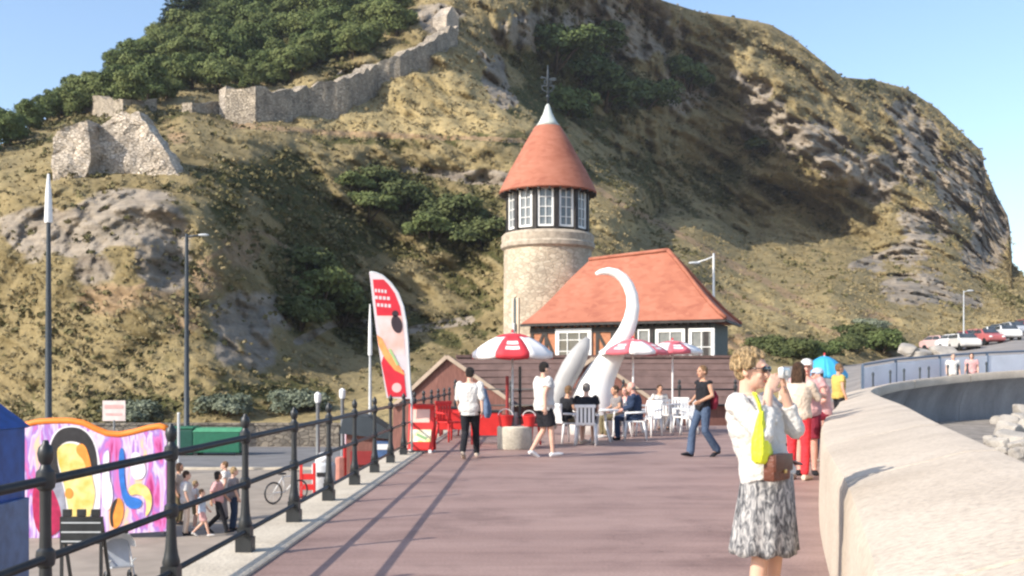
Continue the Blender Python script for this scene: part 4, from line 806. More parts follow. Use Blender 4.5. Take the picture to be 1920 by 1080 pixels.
t = thing('road_sign', 'small whitish panel sign on a post behind the painted board', 'sign', gz(214, 46, GL)); MB().box((0,0,2.6), (.98,.05,.88)).build('panel', pm('faded_white_sign', (.66,.56,.53), .6, .12, vscale=2), t); MB().box((0,-.03,2.78), (.8,.012,.16)).build('pink_band', pm('faded_pink', (.62,.36,.34), .6), t); MB().box((0,-.03,2.45), (.7,.012,.1)).build('pink_band', _mats['faded_pink'], t); MB().lathe([(.05,0), (.05,2.2)], 8).build('post', p_grey, t)
# green container
t = thing('storage_bin', 'green lidded storage bin on the far side of the road', 'bin', gz(412, 55.5, GL)); MB().bbox((0,0,.68), (2.4,1.3,1.06), .06).build('body', p_green, t); MB().prism([(-1.22,-.68,1.22), (-1.22,.68,1.22), (-1.12,.5,1.42), (-1.12,-.5,1.42)], (2.44,0,0)).build('lid', pm('light_green', (.06,.24,.13), .5), t)
for sx in (-1, 1): MB().box((sx*1.1,0,.08), (.25,1.1,.14)).build('skid', p_black, t)
t = thing('storage_bin', 'dark green box partly hidden behind the near street lamp', 'bin', gz(345, 55.5, GL)); MB().bbox((0,0,.7), (1.3,1.2,1.3), .08).build('body', pm('deep_green', (.012,.07,.05), .5), t); MB().bbox((0,0,1.42), (1.36,1.26,.12), .04).build('lid', p_green, t)
# ------------------------------------------------------------------ painted fairground board
bd = 27.0; bt = thing('painted_board', 'big pink and purple painted fairground board with a wavy orange top', 'painted board', gz(176, bd, GL))
def bxy(px, py, y=0): return Vector(((px-176)*bd/F, y, EYE-(py-HOR)*bd/F-GL))
TOP = [(40,800), (70,793), (100,791), (130,791), (155,795), (178,806), (200,815), (225,817), (250,812), (275,805), (300,801), (312,806)]
m_board = mat('board_paint', (.62,.40,.60), .5, 0, 1.3); 
def board_nodes():
    n = m_board.node_tree; b = n.nodes['Principled BSDF']; L = n.links; tc = n.nodes.new('ShaderNodeTexCoord'); mp = n.nodes.new('ShaderNodeMapping'); mp.inputs['Scale'].default_value = (2.6,1,.55); L.new(tc.outputs['Object'], mp.inputs[0])
    nz = n.nodes.new('ShaderNodeTexNoise'); nz.inputs['Scale'].default_value = 1.5; nz.inputs['Detail'].default_value = 4; nz.inputs['Distortion'].default_value = .8; L.new(mp.outputs[0], nz.inputs[0]); cr = n.nodes.new('ShaderNodeValToRGB'); L.new(nz.outputs[0], cr.inputs[0]); e = cr.color_ramp.elements
    for _ in range(4): e.new(.5)
    for k, (p, c) in enumerate([(.30, (.40,.03,.16)), (.40, (.62,.16,.42)), (.47, (.33,.18,.52)), (.53, (.72,.58,.72)), (.60, (.58,.34,.60)), (.68, (.80,.52,.34))]): e[k].position = p; e[k].color = (*c, 1)
    L.new(cr.outputs[0], b.inputs['Base Color'])
board_nodes()
MB().prism([bxy(*p) for p in TOP]+[bxy(312,996), bxy(42,1012)], (0,.12,0)).build('panel', m_board, bt)
tp = resample([bxy(*p) for p in TOP], 40); MB().tube([p+Vector((0,.05,.02)) for p in tp], .085, 8).build('orange_trim', p_orange, bt, smooth=True)
def round_off(p, n=2):
    for _ in range(n):
        q = []
        for a, b in zip(p, p[1:]+p[:1]): q += [(a[0]*.75+b[0]*.25, a[1]*.75+b[1]*.25), (a[0]*.25+b[0]*.75, a[1]*.25+b[1]*.75)]
        p = q
    return p
def patch(name, pts, m, lay):
    pts = round_off(pts)
    MB().prism([bxy(px, py, -.006*lay) for px, py in pts], (0, .005, 0)).build(name, m, bt)
def oval(cx, cy, a, b, n=20, rot=0): return [(cx+a*math.cos(t)*math.cos(rot)-b*math.sin(t)*math.sin(rot), cy+a*math.cos(t)*math.sin(rot)+b*math.sin(t)*math.cos(rot)) for t in [2*math.pi*i/n for i in range(n)]]
pk = pm('painted_white', (.78,.74,.76), .5, .1); pb = pm('painted_black', (.03,.028,.03), .5, .2); py_ = mat('painted_gold', (.80,.55,.10), .5, .2, 3, col2=(.85,.70,.30)); pg = pm('painted_orange', (.78,.28,.05), .5, .15); pbl = pm('painted_blue', (.03,.16,.52), .5, .15); pcr = pm('painted_crimson', (.40,.02,.08), .5, .2); pgr = pm('painted_grey', (.30,.30,.36), .5, .2)
patch('white_halo', [(88,890), (90,840), (102,808), (125,798), (152,800), (172,815), (186,850), (190,900), (186,985), (96,985)], pk, 1)
patch('black_arch', [(90,862), (96,828), (110,806), (130,800), (152,803), (170,818), (181,845), (184,885), (172,888), (166,850), (152,830), (128,826), (110,836), (106,866), (118,902), (98,890)], pb, 2)
patch('grey_side', [(96,880), (118,900), (128,985), (98,950)], pgr, 2.5)
patch('crimson_side', [(58,905), (92,900), (118,960), (112,1004), (66,1006)], pcr, 2.6)
patch('gold_column', [(104,845), (118,832), (140,830), (158,842), (168,872), (176,905), (180,930), (170,968), (158,982), (132,974), (126,940), (120,905)], py_, 3)
patch('orange_curve', [(146,832), (160,832), (170,862), (174,890), (164,888), (158,862), (142,848)], pg, 4); patch('orange_spot', oval(130,925,8,10), pg, 4)
patch('blue_stroke', [(224,838), (234,842), (233,900), (240,930), (262,934), (268,942), (262,954), (240,954), (228,930), (222,885)], pbl, 3)
patch('gold_crescent', [(240,914), (256,905), (276,910), (286,930), (284,956), (272,972), (276,946), (270,930), (256,926), (244,930)], py_, 4)
patch('orange_oval', oval(219,962,13,29,20,.15), pg, 3); patch('oval_rim', [(219-13,962), (212,940), (222,932), (216,950), (211,968), (214,990), (208,985)], pb, 4)
patch('white_splash', [(196,848), (206,842), (204,890), (214,925), (206,960), (192,950), (190,900)], pk, 3); patch('white_splash', [(244,850), (262,846), (276,880), (268,900), (246,898)], pk, 3)
for px in (60, 180, 300): MB().bar(bxy(px, 1000, .2), Vector((bxy(px, 1000).x, .9, 0)), .08).build('prop', p_grey, bt)
MB().box((0,.1,.55), (3.6,.05,.6)).build('skirt_board', mat('scuffed_board', (.40,.28,.26), .7, .3, 3), bt)
# blue kiosk at the far left
t = thing('beach_kiosk', 'blue kiosk with pitched top at the left edge, lighter blue below', 'kiosk', (-7.80, 14.4, GL))
MB().bbox((.90,.0,1.19), (.09,1.5,2.38), .015).build('counter_panel', p_blue2, t); MB().prism([(-1.0,-.8,0), (.86,-.8,0), (.86,-.8,3.36), (.55,-.8,3.6), (0,-.8,4.0), (-1.0,-.8,3.3)], (0,1.6,0)).build('tent_body', p_blue, t); MB().prism([(.86,-.88,3.36), (.9,-.88,3.38), (.0,-.88,4.06), (-1.02,-.88,3.36), (-1.0,-.88,3.3), (0,-.88,3.98)], (0,1.76,0)).build('roof_edge', p_blue, t)
for k, x in enumerate((-.72, -.18, .36, .82)): MB().bbox((x,-.86,1.05), (.52,.14,2.1), .02).build('counter_panel', p_blue2, t)
# menu board stand
t = thing('menu_stand', 'black board stand with white lines in front of the painted board', 'board', gz(153, 19.5, GL))
MB().box((0,0,1.28), (.78,.05,.5)).build('board', p_black, t)
for z in (1.42, 1.25, 1.08): MB().box((0,-.03,z), (.72,.01,.025)).build('white_line', p_lgrey, t)
for x in (-.26, 0, .26): MB().bbox((x,0,1.60), (.16,.06,.13), .01).build('top_block', p_black, t)
for sx in (-1, 1):
    for y in (-.02, .5): MB().bar((sx*.36,.0,1.5), (sx*.36,y*1.0,0), .05).build('leg', p_black, t)
# ------------------------------------------------------------------ feather flag and red A board
fd = 20.6; fl = thing('feather_flag', 'tall red and white feather flag by the railing', 'flag', gz(772, fd, 0))
def fx(px, py, y=0): return Vector(((px-772)*fd/F, y, EYE-(py-HOR)*fd/F))
R_ = [(692,510), (702,511), (715,516), (731,530), (745,549), (755,575), (760,605), (763,640), (765,680), (767,715), (770,748)]; L_ = [(692,510), (694,524), (698,560), (704,610), (711,660), (718,705), (725,746)]
def band(y0, y1, ins):
    """outline of the sail between two rows, inset from the edges"""
    def xl(y): return np.interp(y, [p[1] for p in L_], [p[0] for p in L_])+ins
    def xr(y): return np.interp(y, [p[1] for p in R_], [p[0] for p in R_])-ins
    ys = np.linspace(y0, y1, 9); return [(xr(y), y) for y in ys]+[(xl(y), y) for y in ys[::-1]]
def flagpart(name, pts, m, lay): return MB().prism([fx(px, py, -.004*lay) for px, py in pts], (0, .004, 0)).build(name, m, fl)
f_red = pm('flag_red', (.55,.022,.04), .6, .06); f_wh = pm('flag_white', (.58,.52,.54), .6, .04)
flagpart('sail', R_+L_[::-1][:-1], f_wh, 0)
flagpart('red_top', band(524,592,5), f_red, 1); flagpart('photo_panel', band(592,665,5), mat('flag_photo', (.66,.58,.58), .6, 0, 2.2, col2=(.66,.34,.27)), 1)
flagpart('red_base', [(715,680), (722,660), (742,688), (757,694), (762,744), (728,744)], f_red, 2); flagpart('orange_sweep', [(707,628), (716,634), (730,662), (752,690), (760,704), (740,694), (722,672), (710,648)], pm('flag_orange', (.82,.30,.10), .6, .15), 3)
flagpart('green_sweep', [(728,655), (733,654), (748,684), (744,686)], pm('flag_green', (.35,.50,.22), .6), 4)
flagpart('dark_figure', oval(744,608,10,17,16,-.25)+[], pm('flag_dark', (.035,.022,.03), .6), 3); flagpart('dark_figure', oval(741,588,6,6), _mats['flag_dark'], 3)
for k, (x, y, w) in enumerate([(714,545,24), (717,558,30), (720,572,28)]):
    for j in range(4): flagpart('letter_block', [(x-w/2+j*w/4+1, y-3.6+j*.6), (x-w/2+(j+1)*w/4-1.3, y-3+j*.6), (x-w/2+(j+1)*w/4-1, y+3+j*.6), (x-w/2+j*w/4+1, y+2.6+j*.6)], f_wh, 2)
flagpart('pale_emblem', oval(744,727,9,9), pm('flag_pink', (.75,.42,.40), .6), 3)
pp = [fx(*p)+Vector((.015,.01,0)) for p in R_[::-1]]; MB().tube([(0,.01,0)]+pp, [.022]*6+[.016]*6, 8).build('pole', p_lgrey, fl, smooth=True)
MB().box((0,.01,.03), (.5,.06,.05)).box((0,.01,.031), (.06,.5,.045)).build('cross_base', p_steel, fl)
ab = thing('pavement_board', 'red pavement sign with yellow and white picture panel below the flag', 'pavement sign', gz(791, 21.0, 0), R(-8))
for s_ in (-1, 1):
    M3 = Matrix.Rotation(R(9*s_), 4, 'X'); o = MB().bbox((0,0,.5), (.52,.05,.92), .03).build('board', p_red, ab); o.matrix_local = Matrix.Translation((0, s_*.13, 0)) @ M3
    if s_ < 0:
        for z, h, w, m, nm in ((.72,.26,.34,pm('board_pink', (.75,.45,.38), .5), 'pale_panel'), (.33,.24,.42,mat('board_picture', (.80,.62,.18), .5, 0, 7, col2=(.80,.78,.70)), 'picture_panel')): 
            q2 = MB().box((0,-.03,z), (w,.012,h)).build(nm, m, o)
        MB().bar((-.08,-.04,.36), (.12,-.04,.27), .012, .06).build('green_mark', pm('lolly_green', (.25,.40,.20), .5), o)
    for sx in (-1, 1): MB().box((sx*.2, s_*.15, .03), (.06,.09,.06)).build('foot', p_white, ab)
# ------------------------------------------------------------------ parasols
p_ured = pm('parasol_red', (.62,.045,.06), .65, .06); p_upink = pm('parasol_faded_red', (.62,.14,.17), .65, .06); p_uwh = pm('parasol_white', (.80,.76,.74), .65, .04)
def parasol(px, d, ytop, wpx, label, colors, drop=.34, pole=p_lgrey, rot=0, val=.10, base=0, low=None):
    zt_ = EYE-(ytop-HOR)*d/F; rr = wpx*d/F/2; t = thing('parasol', label, 'parasol', gz(px, d, base), rot); zt_ -= base
    for k in range(8):
        a0, a1 = 2*math.pi*(k-.5)/8, 2*math.pi*(k+.5)/8; n = 5; vs = []
        for i in range(n+1):
            s_ = i/n; r = rr*s_; z = zt_-drop*(s_**1.9)
            for j in range(5):
                u = j/4; a = a0+(a1-a0)*u; sag = 1-.07*math.sin(math.pi*u)*s_; vs.append((r*sag*math.cos(a), r*sag*math.sin(a), z+.03*math.sin(math.pi*u)*s_*-1))
        rim = vs[-5:]; vs += [(x*1.0, y*1.0, z-val) for x, y, z in rim]
        fs = [(i*5+j, i*5+j+1, (i+1)*5+j+1, (i+1)*5+j) for i in range(n+1) for j in range(4)]
        me = MB(); me.add(vs, fs); o = me.build('canopy_panel', colors[k % len(colors)], t, recalc=False, smooth=50); sm = o.modifiers.new('thick', 'SOLIDIFY'); sm.thickness = .008
        if colors[k % len(colors)] in (p_ured, p_upink) and len(colors) == 2 and wpx > 90:
            def pt(s_, u): a = a0+(a1-a0)*u; r = rr*s_*(1-.07*math.sin(math.pi*u)*s_); return Vector((r*math.cos(a), r*math.sin(a), zt_-drop*(s_**1.9)-.03*math.sin(math.pi*u)*s_+.012))
            for s0, s1 in ((.62,.74), (.80,.90)): MB().add([pt(s0,.25), pt(s0,.5), pt(s0,.75), pt(s1,.75), pt(s1,.5), pt(s1,.25)], [(0,1,4,5), (1,2,3,4)]).build('pale_stripe', p_uwh, o)
    if len(colors) == 2:
        vs = []
        for i in range(5):
            for j in range(32):
                s_ = .02+.40*i/4; a = 2*math.pi*j/32; u = ((a/(2*math.pi)*8+.5) % 1); r = rr*s_*(1-.07*math.sin(math.pi*u)*s_); vs.append((r*math.cos(a), r*math.sin(a), zt_-drop*(s_**1.9)-.03*math.sin(math.pi*u)*s_+.014))
        MB().add(vs, [(i*32+j, i*32+(j+1) % 32, (i+1)*32+(j+1) % 32, (i+1)*32+j) for i in range(4) for j in range(32)]).build('red_crown', colors[0] if colors[0] is not p_uwh else colors[1], t, smooth=True)
    MB().tube([(0,0,.02), (0,0,zt_+.05)], .024, 10).build('pole', pole, t, smooth=True)
    mb = MB()
    for k in range(8): a = 2*math.pi*(k+.5)/8; mb.tube([(0,0,zt_-.04), (rr*.97*math.cos(a), rr*.97*math.sin(a), zt_-drop-.03)], .008, 5)
    mb.build('ribs', p_grey, t); MB().lathe([(.02,zt_+.02), (.035,zt_+.05), (.01,zt_+.1)], 8).build('finial', p_ured, t, smooth=True); return t
parasol(961, 22.0, 626, 160, 'red and white parasol on the concrete drum, left of the white sculpture', [p_ured, p_uwh], .40, p_lgrey, R(-90+0), .10)
parasol(1187, 27.5, 637, 130, 'red and white parasol right behind the white sculpture, left of its pair', [p_uwh, p_upink], .30, p_plwhite, R(-90+10), .08)
parasol(1261, 29.5, 640, 112, 'red and white parasol over the cafe chairs, right of its pair', [p_upink, p_uwh], .26, p_plwhite, R(-85), .08)
parasol(1546, 30, 668, 84, 'bright blue parasol behind the people at the sea wall', [pm('parasol_blue', (.05,.36,.62), .6)], .5, p_lgrey, .2, .1, 0)
# second slim pole and drum
t = thing('concrete_drum', 'round pale concrete drum weighting the nearest parasol', 'parasol base', gz(965, 22.0, 0)); MB().lathe([(.34,0), (.36,.03), (.36,.44), (.33,.47), (.05,.47)], 28).build('drum', p_conc2, t, smooth=40); MB().lathe([(.06,.47), (.06,.75)], 10).build('socket', p_grey, t)
def tub(px, d, z, label, r=.16, h=.26, m=p_red):
    t = thing('red_tub', label, 'tub', gz(px, d, z)); MB().lathe([(r*.8,0), (r,h), (r*1.08,h), (r*1.08,h+.03), (r*.9,h+.03), (r*.75,.03)], 16).build('tub', m, t, smooth=40); MB().tube([(r*math.cos(a), 0, h+.02+r*.9*math.sin(a)) for a in np.linspace(0, math.pi, 9)], .01, 5).build('handle', p_white, t)
tub(948, 21.85, .47, 'red tub on the concrete drum, left of the parasol pole', .15, .2); tub(992, 21.9, .47, 'red tub on the concrete drum, right of the parasol pole', .13, .18)
t = thing('sign_pole', 'dark red pole standing close beside the nearest parasol pole', 'pole', gz(975, 22.6, 0)); MB().tube([(0,0,0), (0,0,1.7)], .03, 8).build('pole', p_black, t); 
for z in (.6, 1.15): MB().lathe([(.03,z), (.055,z+.03), (.03,z+.06)], 8).build('collar', p_black, t)
t = thing('sign_pole', 'red striped pole left of the nearest parasol pole', 'pole', gz(951, 22.4, 0)); MB().tube([(0,0,0), (0,0,1.5)], .035, 8).build('pole', p_dred, t); MB().lathe([(.15,0), (.15,.05), (.04,.08)], 12).build('base', p_black, t)
def red_table(px, d, label, w=.62):
    t = thing('cafe_table', label, 'table', gz(px, d, 0)); MB().bbox((0,0,.72), (w,w*.9,.05), .015).build('tabletop', p_black, t); [MB().box((0,sy*(w*.45-.03),.45), (w*.94,.02,.5)).build('red_cloth', p_red, t) for sy in (-1, 1)]
    for sx in (-1, 1):
        for sy in (-1, 1): MB().box((sx*w*.44, sy*w*.38, .35), (.05,.05,.7)).build('leg', p_dred, t)
red_table(912, 23.6, 'dark topped red table just left of the concrete drum', .7)
# ------------------------------------------------------------------ white curling sculpture
sd = 27.6; sc = thing('curved_sculpture', 'huge white curling sculpture rising like a long neck above the cafe tables', 'sculpture', gz(1108, sd, 0))
def sx_(px, py, y=0): return Vector(((px-1108)*sd/F, y, EYE-(py-HOR)*sd/F))
NK = [(1117,514,3,0), (1126,510,5,0), (1140,508,7,0), (1155,512,8.5,0), (1168,521,9.5,0), (1178,535,10.5,0), (1185,553,11,0), (1187,575,12,0), (1183,598,13.5,0), (1174,622,15.5,0), (1160,648,18.5,0), (1144,674,22.5,0), (1128,700,28,0), (1116,726,34,.05), (1110,752,39,.1), (1108,780,42,.1), (1108,803,43,.1)]
pts = [sx_(a, b, -c) for a, b, r, c in NK]; pts[-1].z = -.02
MB().tube(pts, [(r*sd/F*1.0, r*sd/F*.8) for a, b, r, c in NK], 20, up=(1,0,0)).build('curling_neck', mat('white_fibreglass', (.80,.78,.74), .42, .03, 2, .05, 10), sc, smooth=True)
FN = [(1028,800,15), (1038,768,17), (1047,741,18), (1058,715,20), (1071,690,21), (1084,667,19), (1095,648,13), (1102,634,5)]
MB().tube([sx_(a, b, -.25+i*.03) for i, (a, b, r) in enumerate(FN)], [(r*sd/F*.95, r*sd/F*.85) for a, b, r in FN], 18, up=(1,0,0)).build('leaning_fin', mat('grey_fibreglass', (.36,.35,.34), .5, .08, 3), sc, smooth=True)
# ------------------------------------------------------------------ cafe chairs and tables
def make_chair(m, name='plastic_chair'):
    t = thing(name, 'x', 'chair'); MB().bbox((0,0,.44), (.46,.44,.035), .015).build('seat', m, t)
    b = MB()
    for k in range(5): b.bbox((-.17+k*.085,.235+.03,.66), (.055,.022,.36), .006)
    b.bbox((0,.25,.47), (.44,.03,.05), .01).bbox((0,.285,.85), (.46,.03,.07), .012); b.build('backrest', m, t)
    for sx in (-1, 1):
        MB().tube([(sx*.235,.25,.66), (sx*.26,.05,.65), (sx*.255,-.2,.64), (sx*.235,-.22,.44)], [.024,.026,.026,.02], 8).build('armrest', m, t, smooth=True)
        MB().tube([(sx*.2,-.19,.43), (sx*.225,-.23,0)], [.028,.02], 8).build('leg', m, t, smooth=True); MB().tube([(sx*.2,.21,.43), (sx*.225,.28,0)], [.028,.02], 8).build('leg', m, t, smooth=True)
    return t
CH = make_chair(p_plwhite); first_chair = [True]
def chair(px, d, rz, label, group=None):
    if first_chair[0]:
        first_chair[0] = False; CH.location = gz(px, d, 0); CH.rotation_euler.z = rz; CH['label'] = label
        if group: CH['group'] = group
        return CH
    return copy_thing(CH, gz(px, d, 0), rz, label, group)
chair(1099, 23.2, R(172), 'white plastic chair under the seated person with a grey top seen from behind')
chair(1062, 24.0, R(122), 'white plastic chair under the seated person in black, left of the grey one')
chair(1158, 26.2, R(-70), 'white plastic chair under the seated person in the grey top near the sculpture')
chair(1190, 25.0, R(-98), 'white plastic chair under the seated person in the navy jacket')
chair(1216, 26.6, R(-40), 'empty white plastic chair just right of the navy jacket')
chair(1250, 28.5, R(150), 'empty white plastic chair left of the right hand parasol pole')
chair(1284, 27.6, R(-70), 'empty white plastic chair right of the right hand parasol pole')
chair(1300, 26.8, R(20), 'empty white plastic chair beside the walking person in black')
chair(1236, 30.2, R(10), 'empty white plastic chair at the back, against the end railing')
chair(1275, 30.4, R(-15), 'empty white plastic chair at the back, behind the right hand parasol pole')
def round_table(px, d, label):
    t = thing('cafe_table', label, 'table', gz(px, d, 0)); MB().lathe([(.4,.70), (.42,.71), (.42,.735), (.40,.74)], 28).build('tabletop', p_plwhite, t, smooth=40)
    for k in range(4): a = k*1.571+.6; MB().tube([(.12*math.cos(a),.12*math.sin(a),.70), (.16*math.cos(a),.16*math.sin(a),.35), (.34*math.cos(a),.34*math.sin(a),0)], .022, 7).build('leg', p_plwhite, t, smooth=True)
round_table(1127, 24.4, 'round white cafe table between the seated people'); round_table(1262, 29.3, 'round white cafe table under the right hand parasol'); round_table(1190, 28.2, 'round white cafe table behind the seated people')
# red chairs left of the white shirted man, other clutter
RC = make_chair(p_red, 'red_chair'); RC.location = gz(1003, 22.9, 0); RC.rotation_euler.z = R(-60); RC['label'] = 'bright red chair right of the concrete drum'
copy_thing(RC, gz(845, 24.5, 0), R(40), 'red chair in the shade left of the woman with the blue bag'); copy_thing(RC, gz(822, 26.5, 0), R(-150), 'red chair at the back beside the red pavement sign'); copy_thing(RC, gz(880, 27.0, 0), R(170), 'red chair behind the woman with the blue bag')
red_table(850, 26.2, 'dark topped red table behind the red pavement sign', .7)
# ------------------------------------------------------------------ below the railing
t = thing('litter_bin', 'grey litter bin with white domed top below the railing', 'litter bin', gz(607, 37, GL)); MB().lathe([(.36,0), (.40,.05), (.42,1.0), (.40,1.05), (.30,1.12)], 20).build('bin', p_lgrey, t, smooth=40); MB().lathe([(.30,1.12), (.28,1.3), (.15,1.42), (.02,1.46)], 16).build('dome', p_plwhite, t, smooth=True); MB().box((0,-.415,.72), (.34,.03,.14)).build('slot', p_black, t)
t = thing('red_barrier', 'red folding barrier standing left of the litter bin', 'barrier', gz(577, 36, GL))
for x in (-.22,.22): MB().box((x,0,.58), (.09,.08,1.16)).build('upright', p_red, t); MB().box((x,0,.03), (.12,.5,.06)).build('foot', p_dred, t)
for z in (.35,.7): MB().bbox((0,0,z), (.38,.05,.2), .01).build('crossbar', p_red, t)
t = thing('slot_machine', 'tall red and white coin ride beyond the railing, right of the litter bin', 'coin ride', gz(661, 41, GL)); MB().bbox((0,0,.72), (.62,.7,1.44), .06).build('cabinet', p_red, t); MB().bbox((0,0,1.78), (.55,.5,.66), .08).build('head_box', pm('pale_lilac', (.55,.45,.52), .5), t); MB().lathe([(.34,2.1), (.3,2.25), (.14,2.36), (.02,2.4)], 16).build('dome', p_plwhite, t, smooth=True)
for x in (-.17, 0, .17): MB().box((x,-.26,1.78), (.08,.03,.6)).build('stripe', p_dred, t)
MB().bbox((-.42,-.2,.55), (.35,.5,.9), .05).build('step_box', pm('salmon', (.60,.28,.22), .6), t)
def wheel(mb, c, r, w=.03, n=20): 
    mb.tube([(c[0]+r*math.cos(a), c[1], c[2]+r*math.sin(a)) for a in np.linspace(0, 2*math.pi, n+1)], w, 6, caps=False)
bk_ = thing('bicycle', 'bicycle with dark wheels parked on the quay beyond the railing', 'bicycle', gz(537, 34.5, GL), R(50))
for x in (-.52,.52):
    mb = MB(); wheel(mb, (x,0,.36), .33); o = mb.build('wheel', p_black, bk_, smooth=True); sp = MB()
    for k in range(8): a = k*math.pi/4; sp.tube([(x,0,.36), (x+.33*math.cos(a),0,.36+.33*math.sin(a))], .004, 4)
    sp.build('spokes', p_lgrey, o)
mb = MB(); 
for a, b in (((-.52,0,.36), (-.15,0,.85)), ((-.52,0,.36), (-.05,0,.36)), ((-.05,0,.36), (-.17,0,.92)), ((-.15,0,.85), (.38,0,.85)), ((-.05,0,.36), (.4,0,.75)), ((.52,0,.36), (.36,0,.98))): mb.tube([a, b], .02, 7)
mb.build('frame', p_white, bk_, smooth=True); MB().tube([(.28,-.26,1.02), (.37,0,1.0), (.28,.26,1.02)], .018, 6).build('handlebar', p_black, bk_); MB().bbox((-.18,0,.95), (.26,.13,.06), .02).build('saddle', p_black, bk_)
pc = thing('pushchair', 'pale grey pushchair on the quay in front of the painted board', 'pushchair', gz(226, 20.5, GL), R(120))
for x in (-.3,.3):
    for y in (-.22,.22): mb = MB(); wheel(mb, (x,y,.16), .13, .03, 14); mb.lathe([(.0,0)]*1+[(.03,0)], 3); mb.build('wheel', p_black, pc, smooth=True)
for y in (-.22,.22): MB().tube([(-.3,y,.16), (.05,y,.5), (.3,y,.75), (.42,y,1.02)], .015, 6).tube([(.3,y,.16), (.05,y,.5), (-.3,y,.62)], .015, 6).build('frame', p_lgrey, pc)
MB().tube([(.42,-.22,1.02), (.45,0,1.03), (.42,.22,1.02)], .018, 6).build('handle', p_black, pc); MB().add([(-.3,-.2,.5), (-.3,.2,.5), (.1,.2,.42), (.1,-.2,.42), (.34,.2,.92), (.34,-.2,.92)], [(0,1,2,3), (3,2,4,5)]).build('seat', pm('grey_cloth', (.40,.42,.45), .8), pc).modifiers.new('t', 'SOLIDIFY').thickness = .03
MB().lathe([(.30,0), (.29,.1), (.2,.24), (.02,.3)], 16, a0=R(-90), a1=R(90), c=(.1,0,.78)).build('hood', pm('white_cloth', (.68,.68,.68), .8), pc)
# ------------------------------------------------------------------ fence on the far side of the upper promenade
m_fence = pm('pale_blue_fence', (.72,.75,.80), .5, .08, vscale=1); m_fdark = pm('blue_grey_rail', (.10,.14,.20), .5)
fn = thing('promenade_fence', 'pale blue panelled fence along the far side of the upper promenade', 'fence')
fp = [p for p in resample([Vector((p.x, p.y, p.z)) for p in fpts], 46) if p.y > 37]
def fh(p): return float(np.interp(p.y, [36, 44, 60, 90], [1.2, 1.36, 1.34, 1.3]))
for a, b in zip(fp, fp[1:]):
    ha, hb = fh(a), fh(b); n_ = Vector((b.y-a.y, a.x-b.x, 0)).normalized()*.03
    MB().add([a+n_+Vector((0,0,.12)), b+n_+Vector((0,0,.12)), b+n_+Vector((0,0,hb-.08)), a+n_+Vector((0,0,ha-.08)), a-n_+Vector((0,0,.12)), b-n_+Vector((0,0,.12)), b-n_+Vector((0,0,hb-.08)), a-n_+Vector((0,0,ha-.08))], [(0,1,2,3), (7,6,5,4), (3,2,6,7), (0,4,5,1)]).build('panel', m_fence, fn)
    MB().box((a.x, a.y, a.z+ha/2), (.08,.08,ha+.04)).build('post', m_fdark, fn)
MB().tube([p+Vector((0,0,fh(p)+.04)) for p in fp], .04, 6).build('top_rail', m_fdark, fn)
# small dark posts along the inner edge of the curving wall
for k in range(9):
    kk = (1640+k*26-960)/F; mid = WS[:, :2]+nl*.85; j = sel[0]+int(np.argmin(np.abs(mid[sel, 0]/mid[sel, 1]-kk)))
    b = MB().lathe([(.085,0), (.085,.04), (.055,.06), (.055,.36), (.08,.38), (.07,.45), (.02,.48)], 10).build('bollard', p_steel, smooth=40); b.location = (mid[j, 0], mid[j, 1], WS[j, 2]-.165); b.scale = (.6,.6,1.1)
    tag(b, 'small dark bollard post on top of the curving sea wall', 'bollard', 'bollards along the curving sea wall')
# boulders
rk_m = conc_mat('boulder_stone', (.26,.235,.21), (.42,.385,.34), 1.6)
def boulder(loc, r, seed, label, group=None):
    rs = random.Random(seed); bm = bmesh.new(); bmesh.ops.create_icosphere(bm, subdivisions=4, radius=1)
    of = Vector((seed*3.1, seed*1.7, 0)); sc_ = (r*rs.uniform(.9,1.3), r*rs.uniform(.8,1.1), r*rs.uniform(.55,.8))
    for v in bm.verts:
        k = 1+.28*noise.noise(v.co*1.1+of)+.1*noise.noise(v.co*2.7+of); c = v.co*k; v.co = Vector((max(-.8, min(.8, c.x))*sc_[0], max(-.8, min(.8, c.y))*sc_[1], max(-.8, min(.75, c.z))*sc_[2]))
    pls = [(Vector((rs.gauss(0,1), rs.gauss(0,1), rs.gauss(0,1))).normalized(), rs.uniform(.52,.82)) for _ in range(9)]
    for v in bm.verts:
        u = Vector((v.co.x/sc_[0], v.co.y/sc_[1], v.co.z/sc_[2]))
        for pn, h in pls:
            e = u.dot(pn)-h
            if e > 0: u -= pn*e*.92
        u += noise.noise_vector(u*4+of)*.035; v.co = Vector((u.x*sc_[0], u.y*sc_[1], u.z*sc_[2]))
    me = bpy.data.meshes.new('boulder'); bm.to_mesh(me); bm.free(); me.materials.append(rk_m); me.polygons.foreach_set('use_smooth', [True]*len(me.polygons)); me.set_sharp_from_angle(angle=R(18)); o = bpy.data.objects.new('boulder', me); COL.objects.link(o); o.location = loc; o.rotation_euler = (rs.uniform(-.3,.3), rs.uniform(-.3,.3), rs.uniform(0,6)); tag(o, label, 'boulder', group)
for k, (px, py, d, r) in enumerate([(1885,822,24,.8), (1855,846,22,.55), (1912,800,27,.9), (1905,850,21.5,.6), (1868,806,28,.7), (1925,828,23,.8), (1840,824,26,.45), (1895,785,31,.8), (1930,780,30,.9), (1860,786,33,.6), (1945,850,20,.7), (1980,800,26,1), (1905,772,33,.8), (1876,790,31,.7), (1850,830,25,.5), (1890,850,21,.5), (1896,836,22,.5), (1870,818,25,.5)]):
    d = min(np.linspace(14, 38, 97), key=lambda q: abs(at(px+20, py+4, q).z-shorez(q)-.12*r)); p = at(px+20, py+4, float(d)); boulder(p, r*.72, k+1, 'pale boulder on the shore at the foot of the sea wall', 'boulders on the shore')
